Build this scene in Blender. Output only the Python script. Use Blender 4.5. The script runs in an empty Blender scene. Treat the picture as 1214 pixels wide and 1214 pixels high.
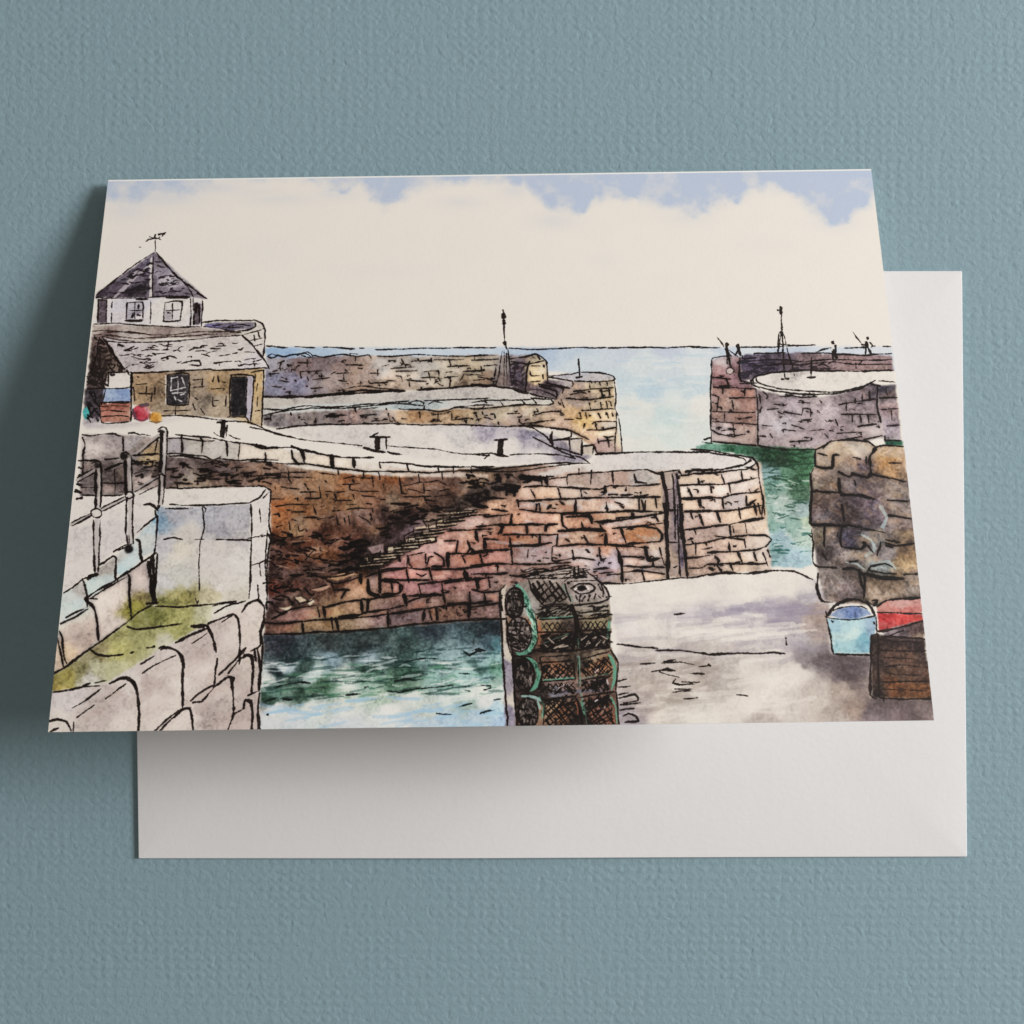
import bpy, bmesh, math, random
from mathutils import Vector
# ---------------------------------------------------------------- the printed picture
# A loose ink-and-watercolour harbour view, drawn here stroke by stroke: colour washes first, then pen lines.
# Coordinates are read in eight-centimetre squares of the print (SQ) and laid out flat on the card.
import numpy as np
TW, TH = 2072, 1470                                   # texels, 14 per millimetre of card
RNG = np.random.RandomState(7)
SQ = {'A': (50, 190), 'B': (50, 440), 'C': (50, 600), 'D': (300, 360), 'E': (300, 600), 'F': (560, 360),
      'G': (560, 600), 'H': (820, 340), 'I': (840, 600), 'J': (300, 190), 'K': (560, 190), 'L': (800, 180), 'P': None,
      'Q': (590, 665, 160 / 971.0), 'R': (310, 540, 210 / 1159.0)}
QUAD = [(128, 215), (1033, 202), (1107, 854), (57, 868)]

def solve_h(src, dst):
    a, b = [], []
    for (x, y), (u, v) in zip(src, dst):
        a.append([x, y, 1, 0, 0, 0, -u * x, -u * y]); b.append(u)
        a.append([0, 0, 0, x, y, 1, -v * x, -v * y]); b.append(v)
    h = np.linalg.solve(np.array(a, float), np.array(b, float))
    return np.append(h, 1).reshape(3, 3)
HM = solve_h(QUAD, [(0, 0), (TW, 0), (TW, TH), (0, TH)])

def flat(pts, sq):
    p = np.array(pts, float).reshape(-1, 2)
    if SQ[sq] is not None:
        p = p * (SQ[sq][2] if len(SQ[sq]) > 2 else 280 / 1214.0) + np.array(SQ[sq][:2])
    q = np.c_[p, np.ones(len(p))] @ HM.T
    return q[:, :2] / q[:, 2:3]

def parse(s):
    return [tuple(float(c) for c in t.split(',')) for t in s.split()]

def lat(shape, cell, rng):
    """smooth value noise in 0..1"""
    h, w = shape
    gh, gw = int(h / cell) + 3, int(w / cell) + 3
    g = rng.rand(gh, gw)
    y = np.arange(h) / cell; x = np.arange(w) / cell
    yi = y.astype(int); xi = x.astype(int)
    fy = y - yi; fx = x - xi
    fy = (fy * fy * (3 - 2 * fy))[:, None]; fx = (fx * fx * (3 - 2 * fx))[None, :]
    a = g[yi][:, xi]; b = g[yi][:, xi + 1]; c = g[yi + 1][:, xi]; d = g[yi + 1][:, xi + 1]
    return (a * (1 - fx) + b * fx) * (1 - fy) + (c * (1 - fx) + d * fx) * fy

def fbm(shape, cell, rng, octs=4):
    o, amp, tot = 0, 1.0, 0
    for k in range(octs):
        o = o + amp * lat(shape, max(cell / 2 ** k, 1.5), rng); tot += amp; amp *= .55
    return o / tot

WX = (fbm((TH, TW), 60, RNG) - .5) * 34
WY = (fbm((TH, TW), 60, RNG) - .5) * 34
EX = (fbm((TH, TW), 14, RNG, 3) - .5) * 7
EY = (fbm((TH, TW), 14, RNG, 3) - .5) * 7
GRAIN = fbm((TH, TW), 5, RNG, 2) - .5
CLOUDY = fbm((TH, TW), 46, RNG, 5) - .5
_f = fbm((TH, TW), 5, RNG, 2) - .5; _g = fbm((TH, TW), 20, RNG, 4) - .5
PULP = _f * 1.3 + _g * 1.2
ROUGH = np.clip(fbm((TH, TW), 4, RNG, 2) - .5, -.35, .35) * 2.6
STONE = np.zeros((TH, TW), np.float32); INKMAP = np.zeros((TH, TW), np.float32)
CANVAS = np.empty((TH, TW, 3), np.float32)

def col(h):
    return np.array([int(h[i:i + 2], 16) for i in (1, 3, 5)], float)
CANVAS[:] = col('#e2dacf')
INK = '#1f1512'

def blur(m, r):
    for _ in range(2):
        for ax in (0, 1):
            c = np.cumsum(np.pad(m, [(r + 1, r) if k == ax else (0, 0) for k in (0, 1)], mode='edge'), axis=ax)
            n = m.shape[ax]
            hi = np.take(c, np.arange(2 * r + 1, 2 * r + 1 + n), axis=ax)
            lo = np.take(c, np.arange(0, n), axis=ax)
            m = (hi - lo) / (2 * r + 1)
    return m

def inside(px, py, poly):
    m = np.zeros(px.shape, bool)
    n = len(poly)
    for i in range(n):
        x1, y1 = poly[i]; x2, y2 = poly[(i + 1) % n]
        if y1 == y2: continue
        c = ((y1 > py) != (y2 > py)) & (px < (x2 - x1) * (py - y1) / (y2 - y1) + x1)
        m ^= c
    return m

def up(a, h, w, st):
    gh, gw = a.shape[:2]
    y = np.minimum(np.arange(h) / st, gh - 1.001); x = np.minimum(np.arange(w) / st, gw - 1.001)
    yi = y.astype(int); xi = x.astype(int)
    fy = (y - yi)[:, None, None]; fx = (x - xi)[None, :, None]
    t = a[yi] * (1 - fy) + a[yi + 1] * fy
    return t[:, xi] * (1 - fx) + t[:, xi + 1] * fx

def wash(sq, poly, cols, soft=2, alpha=1.0, grain=10, cloud=16, power=4.6, wob=1.0, edge=0.0, sett=1.0, stone=0, sat=1.0, lift=0.0):
    """one watercolour wash: a polygon filled from pigment points that bleed into each other"""
    p = flat(parse(poly), sq)
    pad = 6 + soft * 3
    x0 = int(max(0, p[:, 0].min() - pad)); x1 = int(min(TW, p[:, 0].max() + pad))
    y0 = int(max(0, p[:, 1].min() - pad)); y1 = int(min(TH, p[:, 1].max() + pad))
    if x1 - x0 < 2 or y1 - y0 < 2: return
    Y, X = np.mgrid[y0:y1, x0:x1]
    m = inside(X + .5 + wob * EX[y0:y1, x0:x1], Y + .5 + wob * EY[y0:y1, x0:x1], p).astype(np.float32)
    raw = m
    m = blur(m, max(1, int(soft)))
    h, w = m.shape
    if isinstance(cols, str) and cols.startswith('#'):
        c = np.broadcast_to(col(cols), (h, w, 3)).copy()
    else:
        pts, cs = [], []
        for t in cols.split():
            a, b, hx = t.split(',')
            pts.append((float(a), float(b))); cs.append(col(hx))
        q = flat(pts, sq); cs = np.array(cs)
        st = 3
        ys = np.minimum(np.arange(0, h + st, st), h - 1); xs = np.minimum(np.arange(0, w + st, st), w - 1)
        gx = (X[np.ix_(ys, xs)] + WX[y0:y1, x0:x1][np.ix_(ys, xs)] + 2.2 * EX[y0:y1, x0:x1][np.ix_(ys, xs)])
        gy = (Y[np.ix_(ys, xs)] + WY[y0:y1, x0:x1][np.ix_(ys, xs)] + 2.2 * EY[y0:y1, x0:x1][np.ix_(ys, xs)])
        wt = np.zeros(gx.shape); acc = np.zeros(gx.shape + (3,))
        for (ux, uy), cc in zip(q, cs):
            k = ((gx - ux) ** 2 + 1.5 * (gy - uy) ** 2 + 25) ** (-power / 2)
            wt += k; acc += k[..., None] * cc
        c = up(acc / wt[..., None], h, w, st)
    gy_ = c.mean(-1, keepdims=True)
    c = gy_ + (c - gy_) * sat
    c = c + (col('#e2dacf') - c) * lift
    dark = 1 - c.mean(-1, keepdims=True) / 255
    c = c * (1 + (CLOUDY[y0:y1, x0:x1, None] * cloud / 60 + GRAIN[y0:y1, x0:x1, None] * grain / 75) * (dark * 1.7 + .06))
    fib = PULP[y0:y1, x0:x1, None]
    c = c * (1 - np.clip(fib, 0, 1) * (.02 + .75 * dark) * sett) + (255 - c) * np.clip(-fib, 0, 1) * .22 * sett * np.minimum(dark * 1.6, 1)
    if edge:
        rim = np.clip(m * (1 - blur(raw, 5)) * 2.2, 0, 1)[..., None]
        c = c * (1 - edge * rim)
    a = (m * alpha)[..., None]
    CANVAS[y0:y1, x0:x1] = CANVAS[y0:y1, x0:x1] * (1 - a) + c * a
    s = STONE[y0:y1, x0:x1]; s *= 1 - a[..., 0]; s += a[..., 0] * stone

def catmull(p):
    if len(p) < 3: return p
    e = np.vstack([2 * p[0] - p[1], p, 2 * p[-1] - p[-2]])
    out = []
    for i in range(1, len(e) - 2):
        n = max(2, int(np.hypot(*(e[i + 1] - e[i])) / 7))
        for k in range(n):
            t = k / n
            a, b, c, d = e[i - 1], e[i], e[i + 1], e[i + 2]
            # partly straight, so corners stay corners
            cr = .5 * (2 * b + (c - a) * t + (2 * a - 5 * b + 4 * c - d) * t * t + (3 * b - a - 3 * c + d) * t ** 3)
            out.append(.55 * cr + .45 * (b + (c - b) * t))
    out.append(p[-1])
    return np.array(out)

def line(p, w, color=INK, alpha=.93, wob=.9, taper=True):
    """one pen stroke; p in texels, w in texels"""
    if len(p) == 1:
        p = np.vstack([p, p + [[.6, .2]]]); taper = False
    p = catmull(p)
    if len(p) == 2:
        n = max(2, int(np.hypot(*(p[1] - p[0])) / 7))
        p = p[0] + (p[1] - p[0]) * np.linspace(0, 1, n + 1)[:, None]
    n = len(p)
    if wob:
        k = np.cumsum(RNG.randn(n, 2) * .5, 0); k -= np.linspace(0, 1, n)[:, None] * k[-1]
        p = p + np.clip(k, -2.2, 2.2) * wob
    w *= .95
    wid = w * (1 + (.34 if w < 9 else .09) * np.interp(np.arange(n), np.linspace(0, n - 1, max(3, n // 2)), RNG.randn(max(3, n // 2))))
    wid = np.clip(wid, w * .45, w * 1.7)
    if w > 8: taper = False
    if taper and n > 3:
        wid[0] *= .75; wid[-1] *= .5
    r = wid.max() / 2 + 2
    x0 = int(max(0, p[:, 0].min() - r)); x1 = int(min(TW, p[:, 0].max() + r + 1))
    y0 = int(max(0, p[:, 1].min() - r)); y1 = int(min(TH, p[:, 1].max() + r + 1))
    if x1 <= x0 or y1 <= y0: return
    cov = np.zeros((y1 - y0, x1 - x0), np.float32)
    for i in range(n - 1):
        a, b = p[i], p[i + 1]
        rr = max(wid[i], wid[i + 1]) / 2 + 1.5
        ax0 = int(max(x0, min(a[0], b[0]) - rr)); ax1 = int(min(x1, max(a[0], b[0]) + rr + 1))
        ay0 = int(max(y0, min(a[1], b[1]) - rr)); ay1 = int(min(y1, max(a[1], b[1]) + rr + 1))
        if ax1 <= ax0 or ay1 <= ay0: continue
        X = np.arange(ax0, ax1)[None, :] + .5; Y = np.arange(ay0, ay1)[:, None] + .5
        d = b - a; L = d @ d + 1e-9
        t = np.clip(((X - a[0]) * d[0] + (Y - a[1]) * d[1]) / L, 0, 1)
        dist = np.hypot(X - a[0] - t * d[0], Y - a[1] - t * d[1])
        c = np.clip((wid[i] + (wid[i + 1] - wid[i]) * t) / 2 - dist + .7 + ROUGH[ay0:ay1, ax0:ax1], 0, 1.3) / 1.3
        s = cov[ay0 - y0:ay1 - y0, ax0 - x0:ax1 - x0]
        np.maximum(s, c, out=s)
    a = (cov * alpha * (1 + .25 * GRAIN[y0:y1, x0:x1]))[..., None].clip(0, 1)
    CANVAS[y0:y1, x0:x1] = CANVAS[y0:y1, x0:x1] * (1 - a) + col(color) * a
    if alpha > .8 and col(color).max() < 60:
        np.maximum(INKMAP[y0:y1, x0:x1], cov, out=INKMAP[y0:y1, x0:x1])

KW = .2306 * 2.12            # square units to texels
def kw(sq):
    return (SQ[sq][2] if SQ[sq] and len(SQ[sq]) > 2 else .2306) * 2.12
def ink(sq, text, color=INK, alpha=.93, wob=.9, k=1.0):
    """strokes separated by ';', each 'width x,y x,y ...'"""
    for st in text.split(';'):
        t = st.split()
        if not t: continue
        line(flat(parse(' '.join(t[1:])), sq), float(t[0]) * kw(sq) * k, color, alpha, wob)

def blob(sq, x, y, rx, ry, color, n=14, **kw):
    pts = ' '.join('%.1f,%.1f' % (x + rx * np.cos(a), y + ry * np.sin(a)) for a in np.linspace(0, 2 * np.pi, n, endpoint=False))
    wash(sq, pts, color, **kw)

def ring(sq, x, y, rx, ry, w, a0=0, a1=360, color=INK):
    pts = ' '.join('%.1f,%.1f' % (x + rx * np.cos(a), y + ry * np.sin(a)) for a in np.radians(np.linspace(a0, a1, 13)))
    ink(sq, '%s %s' % (w, pts), color)

def dashes(sq, poly, n, ln=40, w=7, ang=0, spread=8, color=INK, tick=0.0, alpha=.9, seed=1):
    """loose short pen marks scattered through an outline (slates, small stones, ripples)"""
    p = flat(parse(poly), sq); r = np.random.RandomState(seed)
    lo, hi = p.min(0), p.max(0)
    k = 0
    for _ in range(n * 12):
        if k >= n: break
        c = lo + r.rand(2) * (hi - lo)
        if not inside(np.array([c[0]]), np.array([c[1]]), p)[0]: continue
        k += 1
        a = np.radians(ang + r.randn() * spread); L = ln * kw(sq) * (.4 + r.rand())
        d = np.array([np.cos(a), np.sin(a)]) * L / 2
        mid = c + r.randn(2) * 1.6
        line(np.array([c - d, mid, c + d]), w * kw(sq) * (.7 + .6 * r.rand()), color, alpha)
        if r.rand() < tick:
            t = np.array([-np.sin(a), np.cos(a)]) * L * .3
            e = c + d * (r.rand() * 2 - 1)
            line(np.array([e, e + t]), w * kw(sq) * (.8 + .6 * r.rand()), color, alpha)

def hatch(sq, poly, gap=14, angs=(40, -45), w=5, color=INK, alpha=.85, seed=3):
    """cross-hatching clipped to an outline"""
    p = flat(parse(poly), sq); r = np.random.RandomState(seed)
    c = p.mean(0); R = np.hypot(*(p - c).T).max()
    g = gap * kw(sq)
    for an in angs:
        a = np.radians(an); d = np.array([np.cos(a), np.sin(a)]); nrm = np.array([-d[1], d[0]])
        for o in np.arange(-R, R, g):
            s = np.linspace(-R, R, 90)
            b = c + nrm * (o + r.randn() * g * .22)
            da = r.randn() * .09; dd = np.array([np.cos(a + da), np.sin(a + da)])
            pts = b + s[:, None] * dd
            ins = inside(pts[:, 0], pts[:, 1], p)
            if ins.sum() < 3: continue
            q = pts[ins]
            line(np.array([q[0], q[len(q) // 2] + r.randn(2), q[-1]]), w * kw(sq) * (.7 + .5 * r.rand()), color, alpha)

def sky():
    RAG = fbm((TH, TW), 34, RNG, 4)
    Y, X = np.mgrid[0:TH, 0:TW]
    inv = np.linalg.inv(HM)
    den = inv[2, 0] * X + inv[2, 1] * Y + inv[2, 2]
    px = (inv[0, 0] * X + inv[0, 1] * Y + inv[0, 2]) / den
    py = (inv[1, 0] * X + inv[1, 1] * Y + inv[1, 2]) / den
    cx = [100, 150, 190, 230, 265, 300, 345, 385, 405, 425, 438, 455, 468, 490, 520, 560, 595, 622, 640, 655, 672, 690, 706, 728, 750, 775, 805, 830, 850, 880, 898, 911, 930, 946, 965, 985, 1000, 1015, 1030, 1060]
    cy = [246, 247, 240, 232, 221, 216, 214, 218, 226, 219, 232, 246, 236, 222, 216, 213, 219, 222, 236, 253, 256, 248, 239, 234, 238, 247, 251, 254, 247, 236, 228, 225, 229, 241, 255, 264, 262, 254, 244, 232]
    yb = np.interp(px, cx, cy) + 7 + CLOUDY * 22
    sft = np.interp(px, [100, 300, 420, 640, 900, 1050], [34, 24, 19, 18, 20, 18])
    st = np.interp(px, [100, 160, 300, 450, 600, 680, 800, 1050], [.85, .85, .8, .9, .85, 1.0, 1.0, 1.0])
    s1 = np.clip((yb + 5 - py) / (sft * 1.5), 0, 1); s2 = np.clip((yb + (RAG - .5) * 12 - py) / (sft * .8), 0, 1)
    a = .72 * s1 * s1 * (3 - 2 * s1) + .34 * s2 * s2 * (3 - 2 * s2) * np.clip(.75 + 2.2 * CLOUDY, .2, 1.3)
    a = a * st * (1.05 + CLOUDY * .7)
    for (x, y, rx, ry, s) in [(657, 262, 26, 10, .30), (814, 258, 30, 9, .22), (990, 262, 26, 12, .30), (330, 236, 50, 8, .22), (400, 230, 30, 8, .25), (545, 240, 25, 7, .25), (700, 215, 60, 8, .2), (610, 225, 20, 10, .3), (180, 232, 60, 14, .42), (240, 222, 50, 9, .4), (150, 250, 30, 12, .28), (300, 228, 40, 7, .2), (455, 322, 60, 10, .06), (175, 300, 40, 20, .05), (715, 308, 18, 8, .08), (905, 290, 40, 10, .07), (320, 300, 30, 15, .05)]:
        a = np.maximum(a, s * np.exp(-((px - x) / rx) ** 2 - ((py - y) / ry) ** 2) * (1 + CLOUDY))
    a = (a * (py < 400) * (1 + GRAIN * .25)).clip(0, 1)[..., None]
    CANVAS[:] = CANVAS * (1 - a) + col('#a9b6d2') * a
    CANVAS[:] += (GRAIN * 3 + CLOUDY * 4)[..., None]

def paint_picture():
    sky()
    # --- sea to the horizon
    wash('P', '314,413 1056,412 1060,440 842,440 842,532 735,540 730,450 640,440 600,424 317,428',
         '330,418,#7ea2d6 380,417,#9ab6dc 430,416,#b4c6de 480,417,#b2c6e0 560,416,#aec2de 640,417,#9ab2d8 680,418,#a8bedc 740,416,#b4c2da 790,415,#b0bedc 690,435,#b8cadc 760,432,#c2d2dc 820,430,#c4d2dc 790,445,#bccede 740,455,#b4cadc 770,465,#a6c4dc 820,462,#b2cada 800,478,#c8d8da 760,482,#d2dad6 790,492,#b6d2d8 750,510,#ccdcd8 790,515,#c6dcd6 820,510,#ccdad4 830,480,#dadad4 770,530,#d4dcd4 740,530,#d6d8d0 860,417,#b0c2dc 930,418,#aebedc 980,420,#b8c6dc 1050,418,#c0cadc 890,425,#c4d0de', soft=3, cloud=10, sett=.35, sat=.82, lift=.1)
    dashes('P', '735,420 838,420 838,535 735,535', 26, 120, 14, 1, 4, '#dde2e0', alpha=.3, seed=110)
    dashes('P', '735,420 838,420 838,490 735,490', 14, 130, 12, 1, 4, '#9cbcd8', alpha=.25, seed=111)
    # --- outer breakwater, far left
    wash('D', '70,285 600,272 860,277 1260,268 1280,440 850,450 700,457 440,477 55,487',
         '120,300,#a09290 100,400,#8a8088 200,420,#8c7f88 260,320,#8a7068 400,330,#8f7870 400,380,#a08c84 560,380,#a88c7a 700,350,#b5a494 700,410,#a08a78 860,330,#b0a090 1000,360,#b5a590 1160,350,#a8937c 1180,420,#7d6858', cloud=30, stone=0.7)
    wash('F', '-20,275 130,272 330,266 385,310 388,430 270,462 200,432 -20,425',
         '20,350,#b5a48c 80,330,#b0a494 80,390,#8f7662 150,320,#a09490 140,400,#8a7a74 230,330,#6c5c68 230,400,#6a5a62 270,440,#5c4e54 310,330,#cdb896 330,400,#d0b890 360,330,#c8b8a0 350,420,#c0a888', cloud=24, stone=0.7)
    wash('D', '55,490 780,458 1214,428 1340,435 1500,490 1214,502 880,512 540,527 55,552', '100,520,#bdb4aa 300,510,#b8b0a8 700,485,#bcb4ac 1100,470,#bdb5ae 1300,460,#c2bab2 1400,480,#c8c0b8', cloud=14)
    wash('D', '55,545 250,525 540,517 880,500 1340,492 1540,500 1540,525 1340,520 900,552 540,547 55,577', '60,560,#c8c0b4 250,540,#c6cac2 420,540,#c0ccc6 600,530,#b0bcb8 820,515,#9cb4b8 930,515,#a8b8b8 1060,515,#c8c0b4 1200,510,#c6bcae 1450,505,#ccbfa8', sat=.45)
    wash('D', '55,577 540,547 900,555 1340,522 1640,530 1640,650 1340,640 900,630 600,624 300,637 120,647 55,632',
         '100,600,#857a78 200,600,#8c807e 380,580,#8a7c78 520,590,#8a7570 700,590,#8c7a70 780,580,#b09070 850,590,#a8805c 1000,580,#a08468 1150,580,#b09a80 1190,610,#9a8880 620,560,#8a807c 1300,560,#b0a28e 1450,540,#b2a08a 1500,590,#a8907a 1350,600,#9a8478 1550,570,#a28a78', cloud=30, stone=0.7)
    # --- round end of the breakwater
    wash('F', '510,400 722,393 732,560 768,765 640,778 610,735 500,662 400,640 400,520 470,430',
         '600,430,#c8b090 540,430,#b09888 690,460,#d0b898 560,480,#a89080 680,520,#c8b090 600,520,#b8a288 520,560,#b5926c 560,600,#a8885c 640,620,#c0a080 700,640,#c8b49c 580,680,#b5957c 680,720,#a08480 740,700,#d5c5ac 540,500,#a08c80 440,560,#a48c7a 450,620,#b09484', cloud=28, stone=1.0)
    wash('F', '392,376 500,362 660,360 722,382 715,396 620,408 510,405', '430,378,#a8a2a8 560,380,#b4b0b6 660,380,#bcb4b4 600,400,#b8b0b0')
    wash('F', '300,440 345,415 390,395 510,405 510,432 465,440 440,495 300,472', '330,460,#7c6c70 400,440,#5a4c50 450,420,#8a7c80 480,415,#b0a4a0 400,480,#6a5c60')
    # --- pale quay with purple shade
    wash('P', '325,510 440,503 560,505 610,507 650,515 662,525 672,533 702,542 690,549 590,550 500,544 440,534 380,524',
         '360,512,#d8d0c8 400,512,#cfc8c2 440,514,#cbc4be 480,512,#d8d0c8 540,508,#c8c2c0 580,509,#a8a0ac 630,515,#8f8898 600,515,#b8b0b6 640,525,#b0a8b0 600,530,#dad2ca 670,537,#9a929c 520,530,#dbd3cb 560,540,#dcd4cc 640,545,#d4ccc8', soft=3, cloud=16)
    wash('F', '400,642 500,656 505,690 560,697 562,735 620,732 615,780 560,782 500,770 430,742 405,720', '460,675,#dacfc0 440,720,#9c929a 480,750,#7c7480 530,730,#c0b2a4 530,760,#8c8088 590,755,#c4b4a2')
    wash('F', '640,720 720,705 765,770 640,775', '#a08880', alpha=.6, soft=4)
    # --- headland quay on the right
    wash('H', '100,378 190,358 252,368 250,470 330,530 340,820 95,802', '140,400,#b9a6a4 120,440,#a07c78 190,430,#8c6a6a 150,490,#a07470 220,500,#8c6a6c 150,560,#a08480 240,580,#94706a 140,650,#a08680 250,660,#9c7c74 140,740,#b0a0a0 260,760,#a8928c 200,610,#a8908a', cloud=26, stone=1.0)
    wash('H', '250,370 280,350 560,345 1022,358 1030,440 700,442 560,437 420,452 330,475 250,492', '300,390,#5a4f60 400,400,#544856 300,450,#5a4e58 460,370,#6a5c68 600,390,#7a6668 800,390,#8c7270 950,390,#8c7474 950,425,#947a74 560,420,#6a5a60 700,370,#8a7474', cloud=24)
    wash('H', '310,485 330,468 420,447 560,438 720,443 1032,438 1038,492 930,492 880,520 760,548 600,557 450,545 340,520', '360,490,#dcd4ca 460,470,#d0c8c0 540,450,#b8b0aa 600,500,#ddd5cb 800,470,#d8d0c6 1000,460,#ddd5ca 700,530,#ddd5ca', cloud=10)
    wash('H', '322,530 450,560 640,572 760,556 930,500 960,520 952,600 990,780 630,838 480,842 340,817', '380,580,#7a6c74 480,600,#908490 620,600,#a09498 750,600,#8a7c84 850,570,#6a5e68 900,530,#4c4858 900,640,#6c6068 800,680,#786c74 600,680,#a89aa0 420,680,#a89ca4 450,720,#b0acb8 600,760,#988890 750,760,#8c7c84 880,780,#a09090 380,780,#9a8c90 500,800,#9a8c90 950,760,#a89c9c 700,640,#a498a0 540,640,#988c96', cloud=30, stone=0.7, sat=.8, lift=-.04)
    wash('H', '322,530 450,560 640,572 760,556 930,500 960,520 952,600 990,780 630,838 480,842 340,817', '#a88878', alpha=.28)
    wash('H', '955,512 1042,508 1072,790 990,792 955,620', '1000,550,#7a6a68 1010,620,#8c7674 1000,700,#8c7c80 1040,760,#9a8c90 980,530,#4c4a5c', cloud=24, stone=0.7)
    wash('H', '985,792 1075,795 1080,832 990,830', '#2c5c46')
    # --- green water of the gate channel
    wash('H', '80,806 340,822 635,840 635,930 605,962 612,1430 560,1450 400,1440 345,1000 330,890 200,858 40,842 10,825',
         '120,820,#5c8c74 200,825,#2f6a48 400,850,#2c5c3a 550,880,#3a6c45 450,890,#28472c 560,1000,#4c8458 480,960,#5a8a68 400,960,#7ca0a0 420,1040,#6c9a88 560,1060,#507858 480,1120,#a0b8a8 420,1180,#8cb0a0 560,1150,#9cb8b4 590,1200,#b0c4a0 470,1190,#a4c0b8 430,1240,#7ca898 520,1230,#8cb4a4 450,1300,#92b4c0 560,1300,#a8c4b0 440,1360,#7fa8a8 520,1390,#9cc0d0 500,1340,#98b8c0', cloud=34, sat=.78)
    dashes('H', '300,830 630,850 600,1000 360,1000', 34, 70, 9, 2, 8, '#1d3a28', alpha=.55, seed=4)
    dashes('H', '370,1000 600,1000 600,1200 390,1200', 26, 45, 7, 0, 12, '#24483a', alpha=.6, seed=5)
    dashes('H', '400,1200 600,1200 600,1420 420,1420', 16, 50, 7, 0, 10, '#24584e', alpha=.6, seed=6)
    dashes('H', '370,960 600,1000 600,1400 410,1400', 24, 40, 8, 0, 12, '#d4dcd2', alpha=.5, seed=16)
    # --- inner harbour: the long wall
    wash('P', '195,542 300,548 345,552 400,559 490,561 560,556 640,551 668,556 900,549 905,580 909,620 914,676 840,683 790,687 744,693 716,693 600,736 461,744 369,752 313,754 319,582 195,580',
         '205,560,#7d675e 260,555,#6b564e 230,575,#a8937f 290,570,#7c6458 340,570,#8a6e5e 380,572,#94745e 330,590,#9c6844 330,610,#c07a45 345,602,#a86a40 325,625,#a86038 400,585,#9c6c4e 440,572,#a86c48 462,565,#b8704c 500,570,#a08068 520,580,#94745c 540,575,#8a6c58 580,565,#7a6454 420,605,#6a4a3c 440,592,#96786a 400,612,#94765f 380,600,#8a6850 470,615,#2e2020 480,635,#241a1a 440,640,#3c2820 380,640,#4e3024 350,625,#7a4a2c 340,650,#5e3622 330,680,#3c2420 360,690,#523228 400,670,#42281f 430,660,#30211c 340,710,#5a423a 345,730,#80605a 520,600,#3c2c28 550,592,#46362f 590,572,#6b574c 500,620,#2c1f1e 600,566,#5c4a40 370,660,#6a4028 395,650,#3a221a 450,650,#2a1c1a 520,640,#b5867a 560,622,#c49a88 500,662,#b88880 480,682,#b87c70 520,690,#9c6c66 560,680,#a8786e 440,700,#b0866e 420,722,#a08068 370,740,#8c7660 400,735,#a0805f 460,730,#8a6a60 520,715,#8a6a5c 570,720,#7c6058 600,640,#b5765c 600,620,#c08a70 580,660,#b87c68 590,610,#a88470 650,600,#b89680 640,575,#c0a496 700,570,#bca190 760,570,#c2aea0 700,600,#c4a28c 740,612,#bca08c 650,632,#bc9480 690,640,#c09a80 720,640,#bc8666 755,635,#c48c6a 730,600,#d0c2b8 680,582,#cdbdb2 640,660,#b0948a 690,657,#c8b4ac 760,660,#a08880 650,682,#9c7c72 722,668,#a498a4 740,685,#b4a094 775,600,#c8b29a 775,660,#b8a494 600,690,#8f7268 830,570,#dccdc0 870,575,#dccabc 840,600,#d4bcac 880,600,#dac2b0 900,600,#d4b08e 830,630,#b89c8c 870,640,#c8b0a0 900,645,#d4c6b8 830,670,#a08878 870,672,#c9b098 850,655,#b09a90 890,625,#dcc4ac 690,620,#bc8c74 640,615,#b48878', cloud=36, grain=14, power=4.8, wob=1.3, stone=1.0)
    dashes('P', '520,560 780,560 780,690 480,690 420,720', 60, 60, 20, 0, 14, '#d6b8a4', alpha=.32, seed=21)
    dashes('P', '500,620 780,570 780,690 420,735 340,745', 60, 60, 24, 0, 14, '#a06a56', alpha=.30, seed=22)
    dashes('P', '560,600 780,570 780,690 620,690', 34, 50, 18, 0, 14, '#c0c4cc', alpha=.35, seed=23)
    pass
    pass
    wash('P', '795,556 900,549 905,580 909,620 914,676 840,683 795,687', '#c29a88', alpha=.26, soft=2)
    wash('P', '590,556 785,552 785,690 716,693 600,700', '#b08474', alpha=.16, soft=3)
    # deep shade beside the steps
    pass
    pass
    # step treads catching the light
    wash('D', '1000,1040 1214,960 1340,900 1410,890 1400,930 1250,985 1100,1055', '#2a1e1a', soft=7, alpha=.6, wob=3)
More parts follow.
